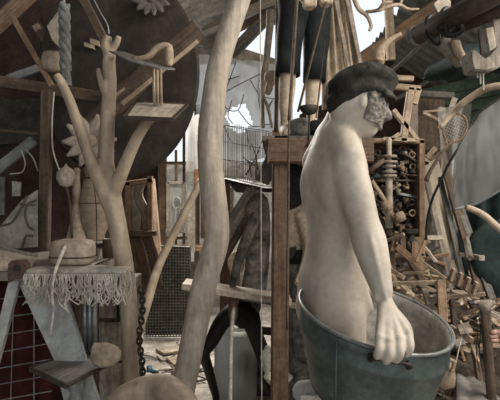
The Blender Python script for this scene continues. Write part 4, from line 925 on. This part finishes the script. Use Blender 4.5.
# green board wall below the roof
for k in range(6):
    y0 = 88+k*11
    bar('green_board', P(424,y0+6,5.6), P(520,y0-14,5.6), .11, .03, roofg, ('topmost','second from the top','third from the top','fourth from the top','fifth from the top','lowest')[k]+' green ribbed board behind the racket', 'board')
one('board_partition', MB().slab([P(418,98,4.6), P(445,98,4.6), P(446,150,4.6), P(418,150,4.6)], .3, V((0,1,0))), W['brown'], 'brown board panel between timber trestle and racket', 'panel')
bar('grey_ledge', P(412,94,4.3), P(452,96,4.3), .05, .1, W['greyplank'], 'grey ledge above the brown board panel', 'ledge')

# ------------------------------------------------------------------ trestle over the open tool cabinet
tt = thing('timber_trestle', P(404,142,2.95), 'small pale timber trestle standing on the tool cabinet', 'trestle')
for n_, p0, p1, w_ in (('top_rail',(388,77.5),(413,79),.030),('top_rail',(388,86),(420,89),.034),('leg',(411,88),(403,142),.040),('leg',(418,89),(414,104),.036),('brace',(393,110),(417,140),.026),('brace',(399,134),(386,143),.022),('base_rail',(384,139),(416,140.5),.022)):
    build(n_, MB().prism(P(*p0,2.95), P(*p1,2.95), w_, .035), W['pale'], tt)
cb = thing('tool_cabinet', P(390,252,3.0), 'open wooden cabinet crammed with metal bits behind the plaster man', 'cabinet')
ca = [P(362,143,3.0), P(417,144,3.0), P(417,252,3.0), P(362,252,3.0)]
build('back_board', MB().slab([p+V((0,.2,0)) for p in ca], .02, V((0,1,0))), W['dark'], cb)
for n_, p0, p1, w_ in (('top_board',(360,142),(419,143),.030),('side_board',(417,142),(417,254),.036),('side_board',(362,142),(362,254),.03),('bottom_board',(360,254),(419,254),.03)):
    build(n_, MB().prism(P(*p0,3.08), P(*p1,3.08), w_, .19, up=V((0,1,0))), W['warm'], cb)
for y in (172,205,230): build('shelf', MB().prism(P(364,y+9,3.1), P(415,y+9,3.1), .015, .14, up=V((0,1,0))), W['brown'], cb)
sp = thing('turned_spindle', P(389,226,2.93), 'turned pale spindle with stacked rings before the cabinet', 'spindle')
px_ = 2.93/500
build('shaft', MB().lathe([(4*px_,0),(4*px_,30*px_),(3.5*px_,32*px_),(3.5*px_,64*px_),(2.5*px_,66*px_),(2.5*px_,84*px_),(3*px_,88*px_),(.5*px_,91*px_)], P(389,228,2.93), n=16), W['sheetply'], sp, smooth=True)
for y, r in ((156.5,7.5),(162,8),(166.5,6.5),(172,7),(176,7.5)):
    build('ring', MB().lathe([(r*px_*.4,-1.6*px_),(r*px_,-1.2*px_),(r*px_*1.06,0),(r*px_,1.2*px_),(r*px_*.4,1.6*px_)], P(389,y,2.93), n=20), (W['grey'], W['pale'])[int(y) % 2], sp, smooth=True)
for k in range(230):
    x = rnd.uniform(366,414); y = rnd.uniform(148,250); Y = rnd.uniform(3.0,3.16)
    if abs(x-389) < 9 and y < 180: x += 14
    p = P(x,y,Y); a = rnd.uniform(0,3.14); L = rnd.uniform(.02,.06); d = V((math.cos(a), rnd.uniform(-.3,.3), math.sin(a)))
    b = MB(); kd = k % 4; m = rnd.choice((iron, iron, iron, W['grey'], W['brown'], W['pale'], steel, rust, W['warm']))
    if kd == 0: b.tube([p-d*L, p, p+d*L], [.008,.006,.010], 8, 2)
    elif kd == 1: b.lathe([(.008,-.01),(.022,-.008),(.022,.006),(.012,.01),(.012,.02),(.004,.022)], p, d, 12)
    elif kd == 2: b.tube([p+V((.018*math.cos(t), .004*t/6, .018*math.sin(t))) for t in [6.283*j/10 for j in range(11)]], .0055, 6, 1, smooth=False)
    else: b.prism(p-d*L, p+d*L, .018, .012, rnd.random())
    one(('iron_bolt','pulley','metal_ring','chisel')[kd], b, m, ('small bolt among the clutter of the open tool cabinet','small pulley wheel among the clutter of the open tool cabinet','small metal ring among the clutter of the open tool cabinet','stubby chisel among the clutter of the open tool cabinet')[kd], ('bolt','pulley','ring','chisel')[kd], ('bolts','pulleys','rings','chisels')[kd]+' in the tool cabinet', smooth=kd != 3)
for k, (x0,y0,x1,y1,r,m,lab) in enumerate(((372,181,389,207,.012,W['pale'],'pale mallet handle slanting before the cabinet'),(384,160,368,172,.014,W['brown'],'dark chisel handle near the jaw of the plaster man'))):
    one('carving_tool', MB().tube([P(x0,y0,2.9), P(x1,y1,2.88)], [r, r*1.1], 10), m, lab, 'tool', smooth=True)
for k, (x,y,lab) in enumerate(((387,206,'round wooden mallet head, upper of two before the cabinet'),(400,217,'round wooden mallet head, lower of two before the cabinet'))):
    one('mallet', MB().lathe([(.004,-.03),(.026,-.028),(.031,0),(.026,.028),(.004,.03)], P(x,y,2.86), V((.8,-.2,.4)), 16), W['pale'], lab, 'mallet', smooth=True)
vc = thing('bench_vise', P(411,240,2.85), 'dark anvil-like iron vise beside the pale panels', 'vise')
build('body', MB().loft([ering(P(411,y,2.85), V((1,0,0)), V((0,1,0)), a, b_, 16, 3) for y, a, b_ in ((241,.035,.04),(238,.02,.025),(235,.018,.022),(233,.04,.03),(230,.045,.032),(229,.043,.03))]), iron, vc)
build('screw', MB().tube([P(404,234,2.83), P(398,235,2.82)], .010, 8), iron, vc)
# racket
rk = thing('racket', P(426,180,2.9), 'old wooden tennis racket propped up with sagging strings', 'racket')
rc = P(455,128,2.9); ra = V((.42,0,.908)).normalized(); rb = V((.908,0,-.42)); RA, RB = .085, .066
build('head', MB().tube([rc+ra*RA*math.cos(t)+rb*RB*math.sin(t) for t in [2*math.pi*j/36 for j in range(37)]], .0065, 8, 1, smooth=False), W['warm'], rk, smooth=True)
g = MB()
for k in range(-4, 5):
    f = k/5; h = math.sqrt(1-f*f)
    g.tube([rc+rb*RB*f-ra*RA*h, rc+rb*RB*f+V((0,.006,0)), rc+rb*RB*f+ra*RA*h], .0009, 4, 1, smooth=False)
    g.tube([rc+ra*RA*f-rb*RB*h, rc+ra*RA*f+rb*RB*h], .0009, 4, 1, smooth=False)
build('strings', g, string, rk)
b0 = rc-ra*RA
build('throat', MB().tube([rc-ra*RA*.93+rb*RB*.3, b0-ra*.03, b0-ra*.05], [.006,.007,.009], 8).tube([rc-ra*RA*.93-rb*RB*.3, b0-ra*.03], [.006,.007], 8), W['warm'], rk, smooth=True)
build('handle', MB().tube([b0-ra*.04, P(432,168,2.9), P(426,181,2.9)], [.009,.011,.015], 10), W['brown'], rk, smooth=True)
one('thin_film', MB().cloth(P(436,108,3.05), P(470,104,3.05), P(462,180,3.05), P(440,172,3.05), 16, 14, .03, 2, 1.5, 4), sheet('thin_film', (.40,.39,.36), .55), 'wisp of clear film hanging behind the racket', 'film', smooth=True)
for k, (x0,y0,x1,y1,w_,m,lab) in enumerate(((447,120,455,98,.030,W['sheetply'],'pale stub rising behind the racket head'),(424,113,440,121,.018,W['pale'],'short pale stick beside the racket head, sloping down'),(424,112,444,110,.014,W['pale'],'thin pale stick level beside the racket head'),(427,158,436,148,.03,W['pale'],'pale offcut below the racket throat'),(430,160,440,154,.02,W['warm'],'tan offcut below the racket throat'))):
    bar('stick', P(x0,y0,3.1), P(x1,y1,3.1), w_, .02, m, lab, 'stick')
one('arched_branch', MB().tube([P(440,128,2.9), P(452,114,2.9), P(462,104,2.85), P(476,94,2.8), P(488,88,2.75), P(506,85,2.7)], [.014,.016,.019,.020,.020,.020], 12, 5, rough=.1), W['peeled'], 'bare branch arching over the grey plastic sheet', 'branch', smooth=True)
one('lower_branch', MB().tube([P(466,207,2.5), P(476,211,2.5), P(486,217,2.48), P(496,226,2.46), P(510,238,2.44)], [.014,.017,.018,.018,.018], 12, 5, rough=.1), W['peeled'], 'short bent branch poking out below the grey plastic sheet', 'branch', smooth=True)
# grey plastic sheet with a black edge
ps = thing('plastic_sheet', P(480,208,2.6), 'big grey plastic sheet with a black hose along its edge', 'sheet')
def lerp_tab(t, x):
    for (x0, y0), (x1, y1) in zip(t, t[1:]):
        if x <= x1: return y0+(y1-y0)*(x-x0)/(x1-x0)
    return t[-1][1]
fm = MB(); rows = []
for i in range(35):
    x = 453+67*(i/34)**1.2; ya = lerp_tab([(453,178),(455,154),(466,135),(480,113),(500,99),(520,84)], x); yb = lerp_tab([(453,209.5),(455,209),(478,203),(500,190),(520,176)], x)
    rows.append([P(x, ya+(yb-ya)*j/16, 2.62-.10*(i/34)+.008*noise.noise(V((x*.06, j*.25, 2)))+.003*noise.noise(V((x*.2, j*.4, 7)))) for j in range(17)])
fm.loft(rows, caps=False, closed=False)
build('film', fm, film2, ps, smooth=True)
build('hem', MB().tube([P(455,209,2.61), P(478,203,2.59), P(500,190,2.54), P(520,176,2.49)], .007, 6), steel, ps)
build('hose', MB().tube([P(520,84,2.53), P(500,98,2.56), P(480,112,2.58), P(468,134,2.6), P(452,158,2.62), P(441,180,2.65), P(432,200,2.68), P(427,222,2.7), P(426,240,2.7)], .0068, 8, 5), black, ps, smooth=True)
one('teal_curtain', MB().cloth(P(450,190,3.5), P(530,170,3.5), P(530,310,3.5), P(462,330,3.5), 30, 12, .05, 4, .8, 2), teal, 'dark teal cloth hanging in the corner behind the leaning beams', 'cloth', smooth=True, solid=.005)
one('dark_sack', MB().blob(P(492,262,3.1), (.16,.12,.28), None, 18, .35, 6, 5), teal, 'dark sack slumped behind the leaning beams', 'sack', smooth=True)
bar('grey_upright', P(452,160,3.3), P(455,260,3.3), .035, .04, W['bluegrey'], 'blue-grey upright along the plastic sheet edge', 'post')
# leaning panels
def panel(pts, Ys, m, lab, t=.025):
    return one('leaning_board', MB().slab([P(x,y,Y) for (x, y), Y in zip(pts, Ys)], t, V((0,1,0))), m, lab, 'board')
panel([(419,152),(440,160),(440,164),(420,160)], (3.5,)*4, W['sheetply'], 'narrow pale board edge tucked beside the cabinet top')
panel([(430,162),(443,160),(478,292),(448,298)], (3.75,3.75,3.45,3.45), W['panel'], 'broad dusty panel leaning, farther from the cabinet')
panel([(420,166),(431,164),(452,262),(440,290),(424,290)], (3.65,3.65,3.4,3.35,3.35), W['panel'], 'broad dusty panel leaning, next to the cabinet')
panel([(424,225),(430,208),(436,235),(432,272),(424,272)], (3.32,)*5, canvas, 'pointed pale slab standing before the dusty panels')
for k, (x0,y0,x1,y1,w_,m,lab) in enumerate(((426,178,452,292,.034,W['grey'],'grey batten leaning between the dusty panels'),(440,178,462,276,.03,W['greyplank'],'dark batten along the farther dusty panel'),(441,152,482,296,.055,W['brown'],'long brown beam leaning under the plastic sheet'),(446,168,492,300,.045,W['greyplank'],'long dark grey beam leaning beside the brown beam'),(476,262,498,345,.07,W['grey'],'wide grey plank leaning in the corner by the pole'),(464,228,470,258,.03,W['grey'],'short grey stub behind the long beams'),(462,255,482,258,.03,W['sheetply'],'pale short batten across the long beams'))):
    bar('leaning_batten', P(x0,y0,3.4-.03*k), P(x1,y1,3.05-.03*k), w_, .03, m, lab, 'batten')

# ------------------------------------------------------------------ scrap pile behind the tub
piece = 0
scrap = [
 (397,247,425,270,.040,2.75,'warm','broad tan plank sloping down towards the pale panels'),
 (383,242,404,234,.018,2.8,'pale','thin pale stick tilted up beside the elbow of the statue'),
 (402,226,403,250,.030,2.85,'red','short reddish board upright below the mallets'),
 (416,238,417,272,.055,2.9,'warm','brown board upright below the iron vise'),
 (391,248,392,274,.040,2.9,'brown','dark brown board upright beside the statue forearm'),
 (403,273,429,273,.014,2.65,'pale','slim pale batten lying level above the long pile plank'),
 (388,284,446,282,.024,2.6,'pale','long pale plank lying level across the scrap pile'),
 (441,281,443,322,.044,2.5,'warm','tan board upright in front of the pile next to the tub rim'),
 (448,297,485,294,.020,2.6,'pale','pale plank level beside the stumpy pole'),
 (446,302,462,303,.024,2.65,'sheetply','short whitish board under the level pale plank'),
 (461,316,484,306,.018,2.45,'pale','pale stick sloping up to the stumpy pole'),
 (450,327,473,341,.028,2.45,'pale','pale plank sloping down past the tub rim'),
 (466,340,486,337,.018,2.4,'pale','pale batten reaching the stumpy pole low down'),
 (422,262,450,282,.018,2.72,'pale','thin pale strip slanting above the toothed rack'),
 (387,262,398,290,.03,2.75,'warm','tan block upright against the statue wrist'),
 (408,288,409,296,.03,2.6,'pale','tiny pale block standing behind the tub rim'),
 (424,290,430,306,.03,2.6,'grey','grey stub leaning behind the tub rim'),
 (388,268,404,278,.022,2.7,'pale','short pale wedge by the statue forearm'),
 (452,300,455,330,.03,2.55,'dark','dark post end between the tub rim and the pile'),
 (474,345,480,384,.030,2.4,'brown','dark brown stake standing in front of the grey sheet'),
 (470,340,478,362,.016,2.38,'pale','pale pointed peg beside the dark brown stake'),
 (462,335,455,366,.006,2.35,'sheetply','thin pale rod slanting above the amphora'),
 (410,262,424,284,.03,2.8,'brown','dark plank crossing under the broad tan plank'),
 (398,282,414,296,.02,2.6,'pale','pale lath dipping behind the tub rim'),
 (430,276,446,300,.02,2.7,'warm','tan lath crossing behind the upright tan board'),
 (426,238,416,262,.014,2.7,'warm','thin tan stick below the iron vise'),
 (396,232,392,252,.024,2.9,'warm','small tan block below the lower mallet'),
 (378,215,392,236,.026,2.95,'brown','brown stick along the elbow of the statue'),
 (380,190,398,226,.022,2.93,'warm','tan stick slanting down from the cabinet shelf'),
]
for x0,y0,x1,y1,w_,Y,m,lab in scrap:
    bar('offcut', P(x0,y0,Y+.05), P(x1,y1,Y-.05), w_, min(.03, w_*.7), W[m], lab, 'offcut', roll=rnd.uniform(-.4,.4))
rc_ = thing('toothed_rack', P(461,290,2.5), 'tan slatted rack with upright teeth lying on the scrap pile', 'rack')
build('rail', MB().prism(P(448,276,2.55), P(473,291,2.5), .045, .02), W['warm'], rc_)
for f in (.05,.35,.65,.95):
    q = P(448,276,2.55).lerp(P(473,291,2.5), f); build('tooth', MB().prism(q+V((0,-.015,-.015)), q+V((.012,-.03,.045)), .016, .03), W['pale'], rc_)
one('tile', MB().slab([P(457,325,2.45), P(468,322,2.5), P(473,330,2.4), P(460,332,2.36)], .012, V((0,0,-1))), W['grey'], 'whitish flat block lying on the pile beside the tub', 'block')
gm = ('pale','warm','grey','brown','sheetply','dark','pale','warm')
for k in range(170):
    x = rnd.uniform(378,492); lo = 236 if x < 432 else 282+max(0, x-440)*.4
    y = lo+(366-lo)*rnd.random(); f = (y-236)/130
    Y = 3.0-.55*f+rnd.uniform(.02,.25)
    p = P(x,y,Y); a = rnd.choice((rnd.uniform(-.5,.5), rnd.uniform(.9,2.2), rnd.uniform(-.9,.9))); d = V((math.cos(a), rnd.uniform(-.5,.5), math.sin(a)*.8)).normalized(); L = rnd.uniform(.035,.13)
    one('offcut', MB().prism(p-d*L, p+d*L, rnd.uniform(.010,.036), rnd.uniform(.008,.02), rnd.random()*3), W[gm[k % 8]], 'jumbled splinter or short offcut of wood within the scrap pile behind the tub', 'offcut', 'jumbled offcuts in the scrap pile')
# rubble mound that carries the pile
def moundz(x, y):
    v = max(0, min(1, (y-2.12)/1.55)); e = min(1, max(0, (x-.60)*6)); fr_ = min(1, max(0, (y-2.10)*6+.02))
    return max(0, ((.54+.56*v)*(1-.04*x)+.05*noise.noise(V((x*6, y*6, 0))))*math.sin(e*1.57)*math.sin(fr_*1.57))
mo_ = MB(); rows = []
for j in range(33):
    rows.append([V((.60+1.75*i/44, 2.10+1.57*j/32, moundz(.60+1.75*i/44, 2.10+1.57*j/32))) for i in range(45)])
mo_.loft(rows, caps=False, closed=False)
one('rubble_mound', mo_, surf('rubble', (.022,.018,.014), (.075,.062,.047), .95, 22, bump=.8, c3=(.12,.10,.075)), 'dark mound of sawdust and rubble beneath the scrap pile', 'rubble', kind='stuff')
for k in range(70):
    Y = rnd.uniform(2.2,2.42); x = (rnd.uniform(428,478)-250)/500*Y; p = V((x, Y, moundz(x, Y)+.008)); a = rnd.uniform(0,6.28); d = V((math.cos(a), math.sin(a), rnd.uniform(-.2,.3))); L = rnd.uniform(.015,.035)
    one('wood_chip', MB().prism(p-d*L, p+d*L, .012, .003, rnd.random()*3), W[rnd.choice(('pale','sheetply','grey','brown'))], 'curled wood chip strewn around the tipped amphora', 'chip', 'wood chips around the amphora')
am = thing('amphora', P(446,388,2.25), 'small tan clay amphora tipped over beside the tub', 'jug')
ad = (P(438,357,2.25)-P(449,390,2.22)).normalized()
build('body', MB().lathe([(.003,0),(.028,.006),(.044,.04),(.05,.075),(.046,.11),(.03,.14),(.02,.155),(.022,.17),(.016,.172)], P(449,389,2.22), ad, 22), clay, am, smooth=True)
build('handle', MB().tube([P(441,366,2.2), P(447,360,2.18), P(454,362,2.18), P(452,372,2.18)], .009, 8), clay, am, smooth=True)
one('grey_sheet', MB().cloth(P(456,374,2.4), P(482,380,2.35), P(512,412,2.1), P(456,414,2.1), 18, 12, .006, 2, 1, 3), dustsheet, 'grey dust sheet spread on the ground near the stumpy pole', 'sheet', smooth=True, solid=.004)
sp_ = thing('stumpy_pole', P(490,430,2.2), 'grey pole with a ragged stump head standing in the corner', 'pole')
build('shaft', MB().tube([P(495,440,2.2), P(491,390,2.2), P(488,350,2.2), P(486,318,2.2), P(485,306,2.2)], [.022,.021,.021,.022,.024], 14, 5, rough=.12), W['brown'], sp_, smooth=True)
build('stump_head', MB().blob(P(485,306,2.2), (.034,.03,.032), None, 16, .5, 4, 24).tube([P(484,306,2.2), P(478,302,2.2), P(474,303,2.18)], [.014,.01,.006], 8).tube([P(487,305,2.2), P(495,302,2.18)], [.014,.008], 8), W['grey'], sp_, smooth=True)
for k, x in enumerate((477.5,480.5)):
    one('bent_rod', MB().tube([P(x-2,312,2.25), P(x,330,2.2), P(x-1,352,2.2), P(x+2,372,2.2)], .0025, 6), iron, ('thin dark rod near the stumpy pole, the one farther from it','thin dark rod close beside the stumpy pole')[k], 'rod')
one('clay_hand', MB().blob(P(501,334,2.1), (.032,.026,.02), None, 14, .2, 2, 16).tube([P(496,332,2.08), P(491,333,2.06)], [.011,.008], 8).tube([P(496,336,2.08), P(490,337,2.06)], [.011,.008], 8).tube([P(497,340,2.08), P(491,341,2.06)], [.010,.007], 8), pinkm, 'pinkish clay hand reaching to the stumpy pole', 'hand', smooth=True)
one('blue_rag', MB().blob(P(306,392,1.9), (.05,.04,.05), None, 14, .4, 4, 14), bluewhite, 'pale blue rag below the lower edge of the tub', 'rag', smooth=True)
# ------------------------------------------------------------------ light and camera
w = bpy.data.worlds.new('sky'); S.world = w; w.use_nodes = True
bg = w.node_tree.nodes['Background']; bg.inputs[0].default_value = (.90,.95,1.0,1); bg.inputs[1].default_value = .85
def area(name, loc, target, sx, sy, power, col):
    l = bpy.data.lights.new(name, 'AREA'); l.shape = 'RECTANGLE'; l.size = sx; l.size_y = sy; l.energy = power; l.color = col
    o = bpy.data.objects.new(name, l); COL.objects.link(o); o.location = loc
    o.rotation_euler = (V(target)-V(loc)).to_track_quat('-Z', 'Y').to_euler(); return o
area('skylight_lamp', (2.3,1.3,3.0), (.5,2.0,1.2), 1.3, 1.8, 92, (1,.90,.77))
area('window_lamp', (-.45,5.5,3.0), (-.75,3.3,.8), 1.8, .9, 150, (1,.94,.86))
area('doorway_lamp', (1.9,-2.4,2.3), (.6,2.5,1.3), 1.6, 1.6, 19, (1,.95,.88))
cam = bpy.data.cameras.new('camera'); co = bpy.data.objects.new('camera', cam); COL.objects.link(co)
co.location = (0,0,H); co.rotation_euler = (math.pi/2,0,0); cam.sensor_width = 36; cam.lens = 36; cam.clip_start = .02
S.camera = co
S.view_settings.view_transform = 'Standard'; S.view_settings.look = 'None'; S.view_settings.exposure = .32; S.view_settings.gamma = 1
S.view_settings.use_curve_mapping = False
S.cycles.use_denoising = True
S.cycles.max_bounces = 5
